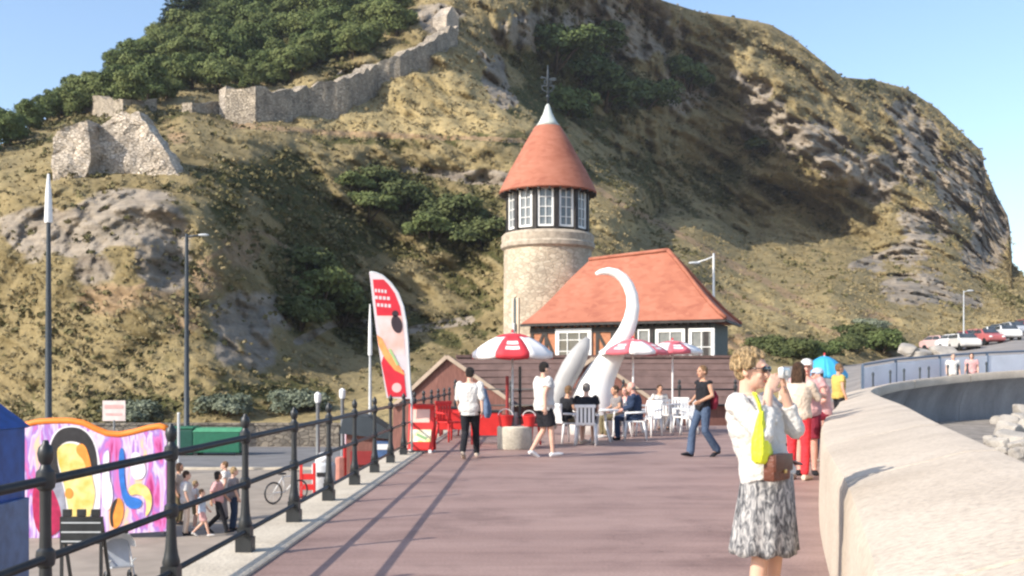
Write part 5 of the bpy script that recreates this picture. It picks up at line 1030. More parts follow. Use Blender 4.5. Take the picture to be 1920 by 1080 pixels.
for k, (px, py, r, lab) in enumerate([(1702,650,.95,'pale angular boulder at the slope foot, leftmost by the coast road'), (1725,662,1.1,'pale sloping boulder right of the dark bushes at the slope foot'), (1770,663,1.5,'large whitish boulder beside the coast road, left of the parked cars')]):
    q = gz(px, 90, 1.6); q.z = EYE-(py-HOR)*90/F-.3; boulder(q, r*1.2, 40+k, lab)
# ------------------------------------------------------------------ parked cars on the coast road
def make_car(col, nm):
    t = thing('parked_car', 'x', 'car'); m = mat('car_paint_'+nm, col, .3, .05, 2, spec=.6)
    pr = [(-2.0,.45), (-2.05,.75), (-1.95,.95), (-1.55,1.02), (-.95,1.42), (.45,1.45), (1.05,1.02), (1.85,.88), (2.02,.7), (2.0,.4), (1.6,.3), (-1.6,.3)]
    bm = bmesh.new(); mbb = MB().prism([(x,-.82,z) for x, z in pr], (0,1.64,0)); me = mbb.mesh('body'); bm.from_mesh(me)
    for v in bm.verts:
        if v.co.z > 1.1: v.co.y *= .8
    bmesh.ops.recalc_face_normals(bm, faces=bm.faces); bmesh.ops.bevel(bm, geom=bm.edges[:], offset=.06, segments=2, affect='EDGES'); bm.to_mesh(me); bm.free(); me.materials.append(m); o = bpy.data.objects.new('body', me); COL.objects.link(o); o.parent = t
    for s_ in (-1, 1):
        MB().prism([(-1.35,s_*.80,1.06), (-.85,s_*.70,1.36), (-.3,s_*.69,1.38), (-.3,s_*.80,1.06)], (0,s_*.03,0)).build('side_window', p_glass, t); MB().prism([(-.22,s_*.80,1.06), (-.22,s_*.69,1.38), (.38,s_*.69,1.38), (.82,s_*.80,1.06)], (0,s_*.03,0)).build('side_window', p_glass, t)
        for x in (-1.25,1.25): w = MB(); w.add(*_wheel(x, s_*.74)); w.build('wheel', p_black, t)
        MB().ell((1.98,s_*.6,.72), (.06,.17,.09)).build('headlight', p_plwhite, t, smooth=True); MB().box((-2.04,s_*.62,.8), (.05,.2,.16)).build('tail_light', p_red, t)
    MB().prism([(.5,-.62,1.41), (1.02,-.72,1.07), (1.02,.72,1.07), (.5,.62,1.41)], (.02,0,.03)).build('windscreen', p_glass, t); MB().prism([(-1.0,-.62,1.39), (-1.5,-.72,1.07), (-1.5,.72,1.07), (-1.0,.62,1.39)], (-.02,0,.03)).build('rear_window', p_glass, t); return t
def _wheel(x, y):
    n = 18; vs = [(x+.31*math.cos(a), y+b, .31+.31*math.sin(a)) for b in (-.1,.1) for a in [2*math.pi*i/n for i in range(n)]]; return vs, [tuple(range(n)), tuple(range(n, 2*n))[::-1]]+[(i, (i+1) % n, (i+1) % n+n, i+n) for i in range(n)]
def road_z(px, d):
    a, b = frp(px), bsp(px); k = (d-a.y)/(b.y-a.y); return a.z+(b.z-a.z)*k
for k, (px, fr_, col, nm, rz, lab) in enumerate([(1795,.72,(.72,.72,.74),'silver',R(-75),'silver car parked nearest the large whitish boulder'), (1818,.76,(.30,.03,.05),'maroon',R(-80),'maroon car parked beside the thin pale street lamp'), (1836,.78,(.50,.22,.20),'salmon',R(-75),'faded red car parked right of the maroon one'), (1862,.75,(.75,.75,.73),'white',R(-100),'white car in the middle of the parked row'), (1880,.8,(.10,.12,.15),'dark',R(-80),'dark car parked right of the white one'), (1900,.76,(.40,.42,.46),'grey',R(-85),'grey car second from the right frame edge'), (1926,.8,(.28,.05,.06),'red',R(-80),'dark red car at the right edge of the frame'), (1808,.66,(.62,.60,.57),'cream',R(-95),'cream car nearer the fence, below the silver one'), (1848,.66,(.42,.12,.12),'brick',R(-85),'brick red car nearer the fence, below the white one'), (1888,.64,(.72,.72,.72),'pale',R(-100),'pale car nearer the fence, below the dark one'), (1765,.8,(.55,.36,.34),'dusty',R(-70),'dusty pink car just behind the large whitish boulder')]):
    a, b = frp(px), bsp(px); d = a.y+(b.y-a.y)*fr_; c = make_car(col, nm); c.location = gz(px, d, road_z(px, d)+.01); c.rotation_euler.z = rz; c['label'] = lab
# ------------------------------------------------------------------ people
def skin_mat(n, c): 
    m = mat(n, c, .55, .06, 9); m.node_tree.nodes['Principled BSDF'].inputs['Subsurface Weight'].default_value = .06; return m
sk_a = skin_mat('skin_pale', (.62,.38,.28)); sk_b = skin_mat('skin_tan', (.52,.29,.19)); sk_c = skin_mat('skin_pink', (.62,.33,.26))
def cloth(n, c, v=.12): return mat(n, c, .85, v, 4, .5, 22, spec=.12)
cl_white = cloth('white_cotton', (.60,.58,.55), .08); cl_black = cloth('black_cloth', (.022,.022,.026)); cl_navy = cloth('navy_cloth', (.03,.045,.085)); cl_jean = cloth('blue_denim', (.07,.10,.16)); cl_grey = cloth('grey_cloth_top', (.22,.20,.20)); cl_red = cloth('red_cloth_trousers', (.60,.04,.05)); cl_beige = cloth('beige_cloth', (.55,.45,.36)); cl_pink = cloth('pink_cloth', (.60,.34,.33)); cl_khaki = cloth('khaki_cloth', (.17,.14,.08)); cl_maroon = cloth('maroon_cloth', (.24,.03,.05)); cl_yel = cloth('mustard_cloth', (.50,.36,.10)); cl_lblue = cloth('pale_blue_cloth', (.50,.58,.70))
def hairm(n, c): return mat(n, c, .6, .5, 26, 1.0, 55, stretch=(3,3,1), col2=[min(1, x*1.9) for x in c])
h_brown = hairm('brown_hair', (.075,.04,.022)); h_dark = hairm('dark_hair', (.022,.016,.014)); h_blond = hairm('blond_hair', (.46,.32,.17)); h_lbrown = hairm('light_brown_hair', (.24,.14,.07)); h_grey = hairm('grey_hair', (.20,.18,.17))
m_eye = mat('eye', (.03,.025,.02), .2, 0); m_lip = mat('lips', (.45,.10,.09), .5, 0)
def fuse(mb, name, m, voxel=.012, it=3, parent=None):
    me = mb.mesh('tmp'); bm = bmesh.new(); bm.from_mesh(me); bmesh.ops.recalc_face_normals(bm, faces=bm.faces); bm.to_mesh(me); bm.free()
    t = bpy.data.objects.new('tmp', me); COL.objects.link(t)
    r = t.modifiers.new('r', 'REMESH'); r.mode = 'VOXEL'; r.voxel_size = voxel
    if it: s = t.modifiers.new('s', 'SMOOTH'); s.factor = .5; s.iterations = it
    dg = bpy.context.evaluated_depsgraph_get(); nm = bpy.data.meshes.new_from_object(t.evaluated_get(dg)); bpy.data.objects.remove(t); nm.name = name; nm.materials.clear(); nm.materials.append(m); nm.polygons.foreach_set('use_smooth', [True]*len(nm.polygons))
    o = bpy.data.objects.new(name, nm); COL.objects.link(o)
    if parent: o.parent = parent
    return o
V = Vector
def sweep(mb, a, b, c, ra, rb, rc, n=14, bulge=.12):
    """limb a-b-c with tapered, slightly swelling segments"""
    a, b, c = V(a), V(b), V(c); pts = []; rad = []
    for p, q, r0, r1 in ((a, b, ra, rb), (b, c, rb, rc)):
        for t in (0, .25, .5, .75): pts.append(p.lerp(q, t)); rad.append((r0+(r1-r0)*t)*(1+bulge*math.sin(math.pi*min(1, t*1.25))))
    pts.append(c); rad.append(rc); mb.tube(pts, rad, n); mb.ell(a, (ra,)*3, 10, 6); mb.ell(b, (rb*.98,)*3, 10, 6); mb.ell(c, (rc,)*3, 10, 6)
def hand(mb, w, d, nrm, side, s=1.0, curl=.5):
    """palm, four unequal fingers, thumb; w wrist, d direction, nrm palm normal"""
    d = V(d).normalized(); nrm = V(nrm); nrm = (nrm-d*nrm.dot(d)).normalized(); x = d.cross(nrm)*side; w = V(w)
    mb.tube([w-d*.01, w+d*.03*s, w+d*.085*s], [(.016*s,.026*s), (.015*s,.036*s), (.012*s,.038*s)], 12, up=nrm)
    for k, (off, L, r) in enumerate(((-.029,.066,.0078), (-.010,.076,.0085), (.010,.071,.0082), (.028,.055,.0072))):
        p = w+d*(.083*s-abs(off)*.25)+x*off*s; dd = d+x*off*2.0; pts = [p-d*.01]; 
        for j, f in enumerate((.45,.32,.23)):
            ang = curl*(j+.6)*.75; v = (dd.normalized()*math.cos(ang)+nrm*math.sin(ang)); p = p+v*L*f*s; pts.append(p)
        mb.tube(pts, [r*s*1.1, r*s, r*s*.92, r*s*.75], 8); mb.ell(pts[-1], (r*s*.75,)*3, 8, 5)
    p = w+d*.022*s-x*.03*s; q = p-x*.022*s+d*.028*s+nrm*.012*s; mb.tube([w+d*.015*s-x*.015*s, p, q, q+d*.028*s+nrm*.012*s-x*.003], [.012*s,.0115*s,.0098*s,.0075*s], 8); mb.ell(q+d*.028*s+nrm*.012*s-x*.003, (.0075*s,)*3, 8, 5)
STAND = dict(pelvis=(0,0,.92), neck=(0,-.01,1.435), head=(0,.02,1.575), elbowR=(.235,-.03,1.12), wristR=(.245,.06,.88), elbowL=(-.235,-.03,1.12), wristL=(-.245,.06,.88), kneeR=(.10,.02,.49), ankleR=(.105,-.03,.085), kneeL=(-.10,.02,.49), ankleL=(-.105,-.03,.085), toeR=(.02,.2,0), toeL=(-.02,.2,0))
SIT = dict(STAND, pelvis=(0,-.02,.56), neck=(0,.03,1.06), head=(0,.08,1.20), elbowR=(.24,.06,.78), wristR=(.17,.27,.70), elbowL=(-.24,.06,.78), wristL=(-.17,.27,.70), kneeR=(.12,.40,.50), ankleR=(.12,.38,.085), kneeL=(-.12,.40,.50), ankleL=(-.12,.38,.085))
WALK = dict(STAND, kneeR=(.09,.16,.50), ankleR=(.09,.26,.10), kneeL=(-.09,.02,.48), ankleL=(-.09,-.30,.16), toeL=(0,.17,-.09), toeR=(.0,.19,.03), elbowR=(.24,-.12,1.13), wristR=(.25,-.12,.9), elbowL=(-.24,.06,1.12), wristL=(-.24,.22,.93))
def person(label, loc, rz, H=1.7, pose=STAND, skin=sk_a, top=None, bottom=None, shoes=None, hair=None, wid=1.0, vox=.0095, group=None, over=None, hd=0, tilt=0, sleeve=None):
    P = {k: V(v) for k, v in dict(pose, **(over or {})).items()}; pel, nk, hd_ = P['pelvis'], P['neck'], P['head']
    up = (nk-pel).normalized(); sx = V((1,0,0)); sh = nk-up*.05; shR, shL = sh+sx*.178*wid**.5, sh-sx*.178*wid**.5; hpR, hpL = pel+sx*.088-up*.02, pel-sx*.088-up*.02
    LV = [(-.07,.12,.10), (.0,.165,.118), (.10,.155,.112), (.22,.14,.10), (.45,.152,.108), (.62,.165,.118), (.80,.168,.11), (.90,.14,.085), (.98,.06,.055)]
    L = (nk-pel).length
    def torso(mb, t0, t1, ex, fl=0):
        pts = []; rad = []
        for t in np.linspace(t0, t1, 12):
            a = np.interp(t, [q[0] for q in LV], [q[1] for q in LV])*wid; b = np.interp(t, [q[0] for q in LV], [q[2] for q in LV])*wid; pts.append(pel+up*(L*t)); e = ex+fl*max(0, .25-t); rad.append((a+e, b+e))
        mb.tube(pts, rad, 22, up=(1,0,0))
    mb = MB(); torso(mb, -.06, .98, 0)
    HR = Matrix.Rotation(hd, 3, 'Z') @ Matrix.Rotation(tilt, 3, 'X')
    def hp(x, y, z): return hd_+HR @ V((x, y, z))
    mb.tube([nk-up*.06, nk, hd_+HR @ V((0,-.025,-.03))], [.062,.052,.05], 14)
    mb.ell(hp(0,-.008,.022), (.074,.094,.098), 18, 12, HR); mb.ell(hp(0,.026,-.045), (.056,.064,.068), 14, 10, HR); mb.ell(hp(0,.062,-.088), (.026,.022,.02), 10, 6, HR)
    mb.tube([hp(0,.082,.018), hp(0,.10,-.012), hp(0,.108,-.03), hp(0,.088,-.036)], [.008,.012,.016,.012], 8); mb.ell(hp(0,.086,.03), (.055,.012,.012), 10, 6, HR)
    for s in (-1, 1): mb.ell(hp(s*.077,-.012,-.008), (.011,.022,.034), 8, 6, HR); mb.ell(hp(s*.035,.064,-.028), (.022,.02,.02), 8, 6, HR)
    for s, shd, e, w in ((1, shR, P['elbowR'], P['wristR']), (-1, shL, P['elbowL'], P['wristL'])):
        sweep(mb, shd, e, w, .047*wid, .037, .026); dv = P.get('handR' if s > 0 else 'handL', (w-e)+V((0,.02,0))); hand(mb, w, dv, P.get('palmR' if s > 0 else 'palmL', (-s,.2,0)), s, 1.0, .55)
    for s, h, k, a, to in ((1, hpR, P['kneeR'], P['ankleR'], P['toeR']), (-1, hpL, P['kneeL'], P['ankleL'], P['toeL'])):
        sweep(mb, h, k, a, .082*wid, .052, .036, bulge=.1); f = V(to); f.z += 0
        mb.tube([a+V((0,-.045,-.045))+f*.0, a+f*.25+V((0,0,-.03)), a+f*.65+V((0,0,-.052)), a+f*.95+V((0,0,-.062))], [(.032,.036), (.04,.038), (.024,.044), (.014,.03)], 12, up=(0,0,1))
    sc = H/1.70
    body = fuse(mb, 'person', skin, vox, 2); body.location = loc; body.rotation_euler.z = rz; body.scale = (sc,)*3; tag(body, label, 'person', group)
    if top:
        m, slv, hem, loose = top; t = MB(); torso(t, hem, .93, .016+loose, loose*1.2)
        for s, shd, e, w in ((1, shR, P['elbowR'], P['wristR']), (-1, shL, P['elbowL'], P['wristL'])):
            if slv <= 0: continue
            t.ell(shd-up*.012, (.056*wid+loose*.4,)*3, 12, 8)
            if slv <= 1: q = shd.lerp(e, slv); t.tube([shd, shd.lerp(q, .5), q], [.062*wid+loose*.4, .058*wid+loose*.5, .054*wid+loose*.7], 14)
            else: q = e.lerp(w, slv-1); t.tube([shd, shd.lerp(e, .5), e], [.060*wid+loose*.4, .055+loose*.5, .05+loose*.5], 14); t.ell(e, (.05+loose*.5,)*3, 10, 6); t.tube([e, e.lerp(q, .5), q], [.05+loose*.5, .046+loose*.5, .041+loose*.5], 14)
        o = fuse(t, 'shirt', m, vox*1.1, 3, body)
        dm = o.modifiers.new('folds', 'DISPLACE'); tx = bpy.data.textures.get('folds') or bpy.data.textures.new('folds', 'CLOUDS'); tx.noise_scale = .075; tx.noise_depth = 3; dm.texture = tx; dm.strength = .03; dm.mid_level = .5
    if bottom:
        kind, m, ln = bottom; t = MB()
        if kind == 'skirt':
            n = 44; vs = []; zs = np.linspace(pel.z+.10, ln, 14)
            for z in zs:
                k = (zs[0]-z)/(zs[0]-zs[-1])
                for j in range(n):
                    a = 2*math.pi*j/n; fo = 1+k*.09*math.sin(a*9+1.5*math.sin(a*2))+k*.04*math.sin(a*5+2); r = (.158+.055*k)*wid; c = pel.lerp((P['ankleR']+P['ankleL'])/2, k*.45); vs.append((c.x+r*fo*math.cos(a), c.y*1.0+r*.82*fo*math.sin(a), z+.012*k*math.sin(a*9)))
            o = MB().add(vs, [(i*n+j, i*n+(j+1) % n, (i+1)*n+(j+1) % n, (i+1)*n+j) for i in range(13) for j in range(n)]).build('skirt', m, body, smooth=True); md = o.modifiers.new('t', 'SOLIDIFY'); md.thickness = .006
        else:
            torso(t, -.09, .17, .012)
            for s, h, k, a in ((1, hpR, P['kneeR'], P['ankleR']), (-1, hpL, P['kneeL'], P['ankleL'])):
                if kind == 'shorts': q = h.lerp(k, ln); t.tube([h, h.lerp(q, .5), q], [.098*wid,.10*wid,.092*wid], 14)
                else: q = k.lerp(a, ln); sweep(t, h, k, q, .096*wid, .068, .06 if kind == 'trousers' else .078, bulge=.03)
            fuse(t, kind if kind != 'flares' else 'trousers', m, vox*1.1, 3, body)
    if shoes:
        for s, a, to in ((1, P['ankleR'], P['toeR']), (-1, P['ankleL'], P['toeL'])):
            f = V(to); t = MB(); t.tube([a+V((0,-.06,-.05)), a+f*.0+V((0,0,-.035)), a+f*.4+V((0,0,-.045)), a+f*.75+V((0,0,-.058)), a+f*1.08+V((0,0,-.064))], [(.034,.036), (.05,.043), (.04,.046), (.03,.05), (.018,.034)], 12, up=(0,0,1)); fuse(t, 'shoe', shoes, .009, 2, body)
    if hair:
        kind, m = hair[:2]; t = MB()
        if kind in ('short', 'bob', 'long', 'curly'):
            t.ell(hp(0,-.022,.042), (.086,.096,.092), 18, 12, HR); t.ell(hp(0,-.05,-.0), (.080,.062,.075), 14, 8, HR)
            if kind == 'curly':
                rr = random.Random(4)
                for k in range(110):
                    a, b = rr.uniform(0, 6.28), rr.uniform(-.35, 1.4); u = V((math.cos(a)*math.cos(b), math.sin(a)*math.cos(b), math.sin(b)))
                    if u.y > .55 and u.z < .45: continue
                    q = V((u.x*.096, -.022+u.y*.104, .038+u.z*.098)); t.ell(hp(*q), (.017,.017,.016), 8, 6)
            if kind == 'bob': t.ell(hp(0,-.045,-.05), (.088,.062,.07), 14, 8, HR); [t.ell(hp(s*.072,-.01,-.03), (.022,.045,.075), 10, 7, HR) for s in (-1, 1)]
            if kind == 'long': t.tube([hp(0,-.06,.03), hp(0,-.085,-.08), hp(0,-.10,-.19), hp(0,-.095,-.29)], [(.08,.05), (.09,.045), (.085,.035), (.05,.02)], 14, up=(1,0,0)); [t.tube([hp(s*.075,-.01,.02), hp(s*.085,-.02,-.08), hp(s*.09,-.03,-.2)], [.028,.03,.018], 8) for s in (-1, 1)]
            # keep the face clear
            o = fuse(t, 'hair', m, .0065 if kind == 'curly' else .009, 1 if kind == 'curly' else 2, body)
        elif kind == 'bald': t.ell(hp(0,-.045,-.01), (.082,.06,.05), 14, 8, HR); fuse(t, 'hair', m, .009, 2, body)
        if len(hair) > 2:
            c = MB(); c.ell(hp(0,-.015,.058), (.094,.104,.075), 20, 10, HR); c.tube([hp(0,.06,.05), hp(0,.12,.046), hp(0,.165,.034)], [(.075,.012), (.078,.01), (.05,.006)], 14, up=tuple(HR @ V((1,0,0)))); o = fuse(c, 'cap', hair[2], .009, 1, body)
    for s in (-1, 1): MB().ell(hp(s*.031,.081,.008), (.012,.006,.007), 8, 6, HR).build('eye', m_eye, body, smooth=True)
    MB().ell(hp(0,.086,-.062), (.022,.008,.007), 10, 6, HR).build('mouth', m_lip, body, smooth=True)
    body['HR'] = 0; del body['HR']; return body, hp, P
def held(name, label, cat, mb, m, ref, smooth=True, fz=None):
    """an object carried by a person, built in that person's frame but standing on its own"""
    o = fuse(mb, name, m, fz, 2) if fz else mb.build(name, m, smooth=smooth); o.location = ref.location; o.rotation_euler = ref.rotation_euler; o.scale = ref.scale; return tag(o, label, cat)
# ---- the woman in front
m_skirt = mat('patterned_skirt', (.40,.39,.38), .85, 0, 1, .2, 20); 
def skirt_nodes():
    n = m_skirt.node_tree; b = n.nodes['Principled BSDF']; L = n.links; tc = n.nodes.new('ShaderNodeTexCoord'); mp = n.nodes.new('ShaderNodeMapping'); mp.inputs['Scale'].default_value = (1,1,.45); L.new(tc.outputs['Object'], mp.inputs[0])
    nz = n.nodes.new('ShaderNodeTexNoise'); nz.inputs['Scale'].default_value = 34; nz.inputs['Detail'].default_value = 5; nz.inputs['Distortion'].default_value = 1.0; L.new(mp.outputs[0], nz.inputs[0]); cr = n.nodes.new('ShaderNodeValToRGB'); L.new(nz.outputs[0], cr.inputs[0]); e = cr.color_ramp.elements; e.new(.5); e.new(.6)
    for k, (p, c) in enumerate([(.36, (.06,.06,.066)), (.47, (.17,.17,.175)), (.57, (.33,.32,.315)), (.70, (.50,.48,.46))]): e[k].position = p; e[k].color = (*c, 1)
    L.new(cr.outputs[0], b.inputs['Base Color'])
skirt_nodes()
WX, WY = 1.495, 6.3; wrz = R(-128)
wov = dict(pelvis=(0,.02,.92), neck=(.0,-.115,1.425), head=(.0,-.085,1.565), elbowR=(.25,.11,1.185), wristR=(.115,.075,1.44), elbowL=(-.215,.10,1.20), wristL=(-.115,.07,1.445), handR=(-.30,.10,.42), handL=(.30,.10,.40), palmR=(-.6,-.5,-.1), palmL=(.6,-.5,-.1))
wo, whp, wP = person('person in white jacket and patterned grey skirt raising a small camera beside the sea wall', (WX, WY, 0), wrz, 1.665, STAND, sk_a, (cl_white, 1.62, -.02, .014), ('skirt', m_skirt, .47), mat('tan_sandal', (.25,.13,.07), .6, .1), ('curly', h_blond), 1.08, .0062, None, wov, R(6), R(-2))
g = MB()
for s in (-1, 1): g.ell(whp(s*.036,.093,.010), (.033,.010,.022), 14, 8)
g.tube([whp(-.01,.098,.014), whp(.01,.098,.014)], .005, 6)
for s in (-1, 1): g.tube([whp(s*.066,.088,.014), whp(s*.080,.05,.014), whp(s*.083,-.01,.010)], .004, 6)
fuse(g, 'sunglasses', mat('black_gloss', (.012,.012,.014), .12, 0, spec=.6), .0045, 1, wo)
MB().lathe([(.0,0), (.0,0)], 4) 
col = MB().tube([(.075,.0,1.375), (.0,.075,1.33), (-.075,.0,1.375)], [(.03,.012), (.02,.01), (.03,.012)], 10); 
cm = MB().bbox((-.005,.118,1.55), (.10,.035,.065), .008); cm.lathe([(.024,0), (.024,.03), (.018,.032)], 14, c=(-.005,.135,1.535)); held('compact_camera', 'small silver camera held to the face of the person in the white jacket', 'camera', cm, pm('silver', (.55,.55,.56), .3, .05, metal=.6), wo, 40)
# yellow bag hanging from the raised forearm
m_ybag = mat('yellow_plastic_bag', (.74,.78,.05), .4, .12, 8, .5, 14)
yb = MB(); ctr = V((.27,.10,1.33)); lv = [(0,.012,.012), (-.05,.03,.02), (-.10,.048,.03), (-.17,.066,.042), (-.24,.076,.05), (-.285,.072,.046), (-.305,.05,.03)]
n = 26; vs = []
for i, (z, a, b) in enumerate(lv):
    for j in range(n): w = 2*math.pi*j/n; k = 1+.13*math.sin(w*7+i*.8)+.08*math.sin(w*11+i*1.7); vs.append((ctr.x+a*k*math.cos(w)+.01*math.sin(i), ctr.y+b*k*math.sin(w), ctr.z+z))
yb.add(vs, [(i*n+j, i*n+(j+1) % n, (i+1)*n+(j+1) % n, (i+1)*n+j) for i in range(len(lv)-1) for j in range(n)]+[tuple(range(n))[::-1], tuple((len(lv)-1)*n+j for j in range(n))])
for s in (-1, 1): yb.tube([ctr+V((0,0,-.02)), ctr+V((s*.03-.01,-.02+s*.01,.045)), ctr+V((s*.012-.012,-.05,.105))], .008, 6)
held('carrier_bag', 'bright yellow plastic bag hanging from the raised arm of the person in white', 'bag', yb, m_ybag, wo)
# brown handbag on the hip with its strap
m_leather = mat('brown_leather', (.13,.045,.028), .45, .25, 10, .3, 30)
hb = thing('handbag', 'brown leather handbag hanging at the hip of the person in the white jacket', 'handbag'); hb.location = wo.location; hb.rotation_euler = wo.rotation_euler; hb.scale = wo.scale
hc = (.165,.15,1.0); b = MB().bbox(hc, (.235,.075,.155), .022); b.build('bag_body', m_leather, hb, smooth=40); MB().bbox((hc[0],hc[1]+.042,hc[2]+.03), (.238,.012,.10), .005).build('flap', mat('dark_leather', (.085,.028,.018), .4, .2, 10), hb, smooth=40); MB().bbox((hc[0],hc[1]+.052,hc[2]-.02), (.03,.01,.022), .003).build('clasp', pm('brass', (.50,.36,.14), .3, metal=.8), hb)
MB().tube([(hc[0]+.11,hc[1]-.02,hc[2]+.06), (.235,.08,1.12), (.215,.05,1.25), (.17,-.03,1.39), (.12,-.14,1.41), (.03,-.225,1.25), (-.12,-.18,1.05), (-.20,.0,1.0), (-.15,.17,1.0), (hc[0]-.11,hc[1]-.02,hc[2]+.05)], [(.004,.011)]*10, 8).build('strap', m_leather, hb, smooth=True)
# ---- others on the promenade
def P_(px, d, z=0): return gz(px, d, z)
o, hp_, _ = person('person walking away in long white shirt and black trousers with a blue bag', P_(881, 19.4), R(-6), 1.66, dict(WALK), sk_a, (cl_white, 1.1, -.22, .018), ('trousers', cl_black, .96), cl_beige, ('short', h_dark), 1.12)
bg = MB().tube([(.27,-.02,1.30), (.30,-.03,1.12), (.33,-.05,.98), (.34,-.05,.84), (.33,-.05,.76)], [(.035,.06), (.055,.11), (.075,.15), (.08,.16), (.05,.12)], 14, up=(1,0,0)); bg.tube([(.27,.03,1.28), (.2,.02,1.44), (.25,-.08,1.28)], .014, 6)
held('shoulder_bag', 'slate blue shoulder bag on the person walking away in the white shirt', 'bag', bg, mat('slate_blue_cloth', (.10,.14,.22), .8, .25, 6), o, fz=.012)
person('person in white t-shirt and black shorts striding right past the concrete drum', P_(1020, 19.7), R(-62), 1.76, dict(WALK, kneeR=(.09,.10,.50), ankleR=(.09,.13,.09), kneeL=(-.09,.04,.48), ankleL=(-.09,-.20,.13)), sk_a, (cl_white, .55, -.16, .03), ('shorts', cl_black, .85), mat('white_trainer', (.70,.69,.68), .6, .1), ('short', h_dark), 1.12)
o, _, _ = person('person in black top and flared jeans walking left past the cafe chairs', P_(1318, 19.8), R(118), 1.70, dict(WALK, kneeR=(.09,.17,.50), ankleR=(.09,.22,.09), ankleL=(-.09,-.26,.13)), sk_b, (cl_black, .15, -.12, .006), ('flares', cl_jean, .97), cl_black, ('short', h_lbrown), .92, over=dict(elbowR=(.24,-.06,1.15), wristR=(.16,.14,1.02), elbowL=(-.23,-.04,1.14), wristL=(-.14,.16,1.04)))
bg = MB().tube([(-.05,-.17,1.22), (-.05,-.20,1.12), (-.05,-.20,.98), (-.05,-.18,.88)], [(.09,.04), (.13,.07), (.13,.07), (.09,.05)], 14, up=(1,0,0)); held('backpack', 'dark red backpack on the person walking left in jeans', 'bag', bg, cl_maroon, o, fz=.012)
person('person with long brown hair, beige top and bright red trousers by the sea wall', P_(1497, 15.4), R(-35), 1.70, STAND, sk_b, (cl_beige, 1.3, -.10, .015), ('trousers', cl_red, .9), cl_beige, ('long', h_brown), 1.05, over=dict(elbowR=(.25,.10,1.18), wristR=(.12,.28,1.22), elbowL=(-.27,.06,1.16), wristL=(-.12,.26,1.20)))
person('person in white cap and pink top facing the camera by the sea wall', P_(1513, 16.2), R(165), 1.76, STAND, sk_c, (cl_pink, .5, -.12, .02), ('shorts', cl_maroon, .9), cl_black, ('short', h_grey, cl_white), 1.1, over=dict(elbowR=(.25,.08,1.15), wristR=(.10,.26,1.22), elbowL=(-.25,.08,1.15), wristL=(-.10,.26,1.22)))
person('person in pale blue cap sitting on the sea wall', P_(1540, 17.6, .34), R(100), 1.66, SIT, sk_c, (cl_pink, .5, -.12, .015), ('trousers', cl_maroon, .9), cl_black, ('short', h_brown, cl_lblue), 1.05)
person('person in mustard and black top standing on the promenade beside the blue parasol', P_(1573, 27.2, 0), R(-80), 1.82, STAND, sk_b, (cl_yel, .5, -.12, .02), ('trousers', cl_black, .96), cl_black, ('short', h_lbrown), 1.05, vox=.013)
person('person in white seen far off behind the curving wall, left of two', P_(1787, 41.4, .72), R(170), 1.66, STAND, sk_a, (cl_white, .6, -.15, .02), ('trousers', cl_beige, .95), None, ('short', h_grey), 1.15, vox=.014)
person('person in pale pink seen far off behind the curving wall, right of two', P_(1822, 41.9, .78), R(150), 1.62, STAND, sk_a, (cl_pink, .6, -.15, .02), ('trousers', cl_white, .95), None, ('bob', h_brown), 1.1, vox=.014)
# ---- seated at the cafe
def seated(label, px, d, rz, **k):
    q = gz(px, d, 0); return person(label, (q.x, q.y, -.01), rz, pose=SIT, **k)
seated('seated person in black top with brown hair, left of the grey haired one', 1062, 24.0, R(-58), H=1.66, skin=sk_b, top=(cl_black, .5, -.15, .012), bottom=('shorts', cl_khaki, .9), shoes=cl_beige, hair=('short', h_lbrown))
seated('seated grey haired person in black and grey top seen from behind', 1099, 23.2, R(-8), H=1.74, skin=sk_a, top=(cl_black, .6, -.15, .02), bottom=('shorts', cl_grey, .95), shoes=cl_beige, hair=('short', h_grey), wid=1.15)
seated('seated person in grey top facing left beside the sculpture', 1158, 26.2, R(110), H=1.64, skin=sk_b, top=(cl_grey, .55, -.15, .012), bottom=('trousers', cl_khaki, .9), shoes=cl_white, hair=('short', h_brown))
seated('seated balding person in navy jacket with crossed arms facing left', 1190, 25.0, R(82), H=1.76, skin=sk_c, top=(cl_navy, 1.9, -.2, .025), bottom=('trousers', cl_navy, .95), shoes=cl_black, hair=('bald', h_grey), wid=1.12)
seated('seated person in pink top with reddish hair between the grey top and the navy jacket', 1174, 27.0, R(150), H=1.6, skin=sk_c, top=(cl_pink, .5, -.15, .012), bottom=('trousers', cl_jean, .9), shoes=cl_white, hair=('bob', h_lbrown))
seated('seated person in white top on the chairs right of the navy jacket', 1236, 30.15, R(190), H=1.62, skin=sk_b, top=(cl_white, .5, -.15, .012), bottom=('trousers', cl_grey, .9), shoes=cl_black, hair=('short', h_brown))
person('child in maroon top standing against the sea wall below the pale blue cap', P_(1524, 18.6), R(-60), 1.35, STAND, sk_c, (cl_maroon, .5, -.12, .02), ('trousers', cl_navy, .9), cl_white, ('short', h_brown), 1.0)
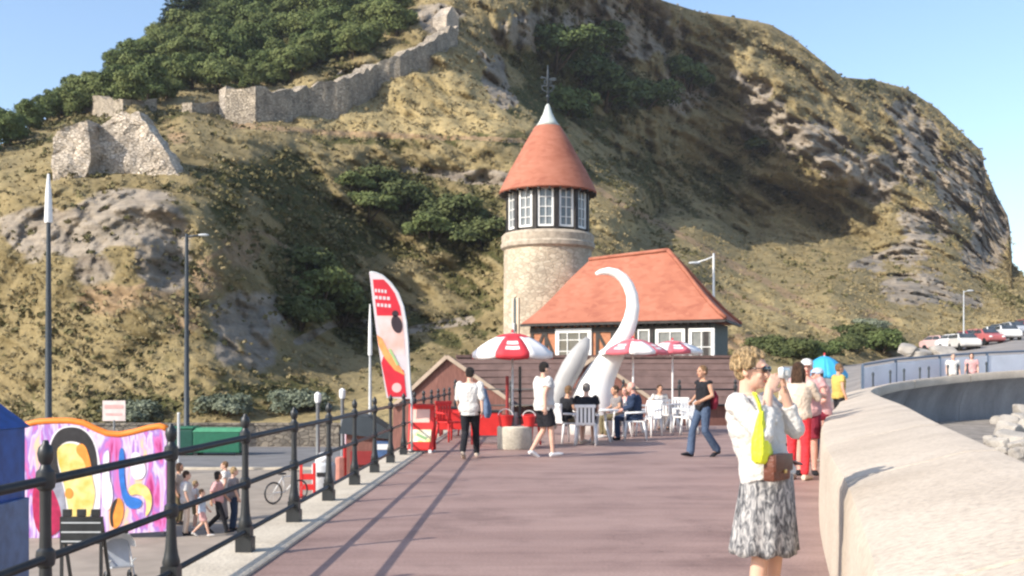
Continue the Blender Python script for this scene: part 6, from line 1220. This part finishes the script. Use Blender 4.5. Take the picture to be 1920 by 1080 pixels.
# ---- on the quay below
person('person in white shirt and white trousers on the quay, leftmost of four', P_(349, 27.5, GL), R(-70), 1.66, STAND, sk_a, (cl_white, .8, -.15, .02), ('trousers', cl_beige, .95), cl_black, ('short', h_brown), vox=.012)
person('small child in pale pink walking on the quay between two adults', P_(378, 27.2, GL), R(-80), 1.22, WALK, sk_a, (cl_lblue, .5, -.15, .02), ('shorts', cl_pink, .8), cl_white, ('short', h_brown), vox=.012)
person('person in pink top and black trousers on the quay beside the child', P_(408, 27.8, GL), R(-85), 1.62, WALK, sk_b, (cl_pink, .9, -.18, .025), ('trousers', cl_black, .95), cl_black, ('bob', h_dark), vox=.012)
person('person in grey top and navy trousers on the quay, rightmost of four', P_(438, 28.4, GL), R(-60), 1.68, STAND, sk_a, (cl_grey, .6, -.15, .02), ('trousers', cl_navy, .95), cl_black, ('short', h_blond), vox=.012)

person('person with brown hair in cream top half hidden behind the white shirt on the quay', P_(336, 29.5, GL), R(-100), 1.7, STAND, sk_b, (cl_beige, .8, -.15, .02), ('trousers', cl_khaki, .95), cl_black, ('bob', h_brown), 1.1, vox=.013)
person('person in white top behind the pink top on the quay', P_(422, 30.5, GL), R(100), 1.66, STAND, sk_a, (cl_white, .6, -.15, .02), ('trousers', cl_grey, .95), cl_black, ('short', h_lbrown), 1.1, vox=.013)
person('child in white beside the small child in pale pink on the quay', P_(366, 28.6, GL), R(-60), 1.3, STAND, sk_a, (cl_white, .6, -.15, .02), ('shorts', cl_khaki, .95), cl_white, ('short', h_blond), 1.0, vox=.013)
# ------------------------------------------------------------------ thin sea air
mb = MB().box((0, 420, 57.0), (1500, 1000, 121.6)); me = mb.mesh('haze'); ho = bpy.data.objects.new('haze', me); COL.objects.link(ho); ho['kind'] = 'stuff'
hm_ = bpy.data.materials.new('sea_air'); hm_.use_nodes = True; n = hm_.node_tree; n.nodes.remove(n.nodes['Principled BSDF']); pv = n.nodes.new('ShaderNodeVolumePrincipled'); pv.inputs['Density'].default_value = .00016; pv.inputs['Color'].default_value = (.86,.90,1,1); pv.inputs['Anisotropy'].default_value = .2
n.links.new(pv.outputs[0], n.nodes['Material Output'].inputs['Volume']); me.materials.append(hm_)
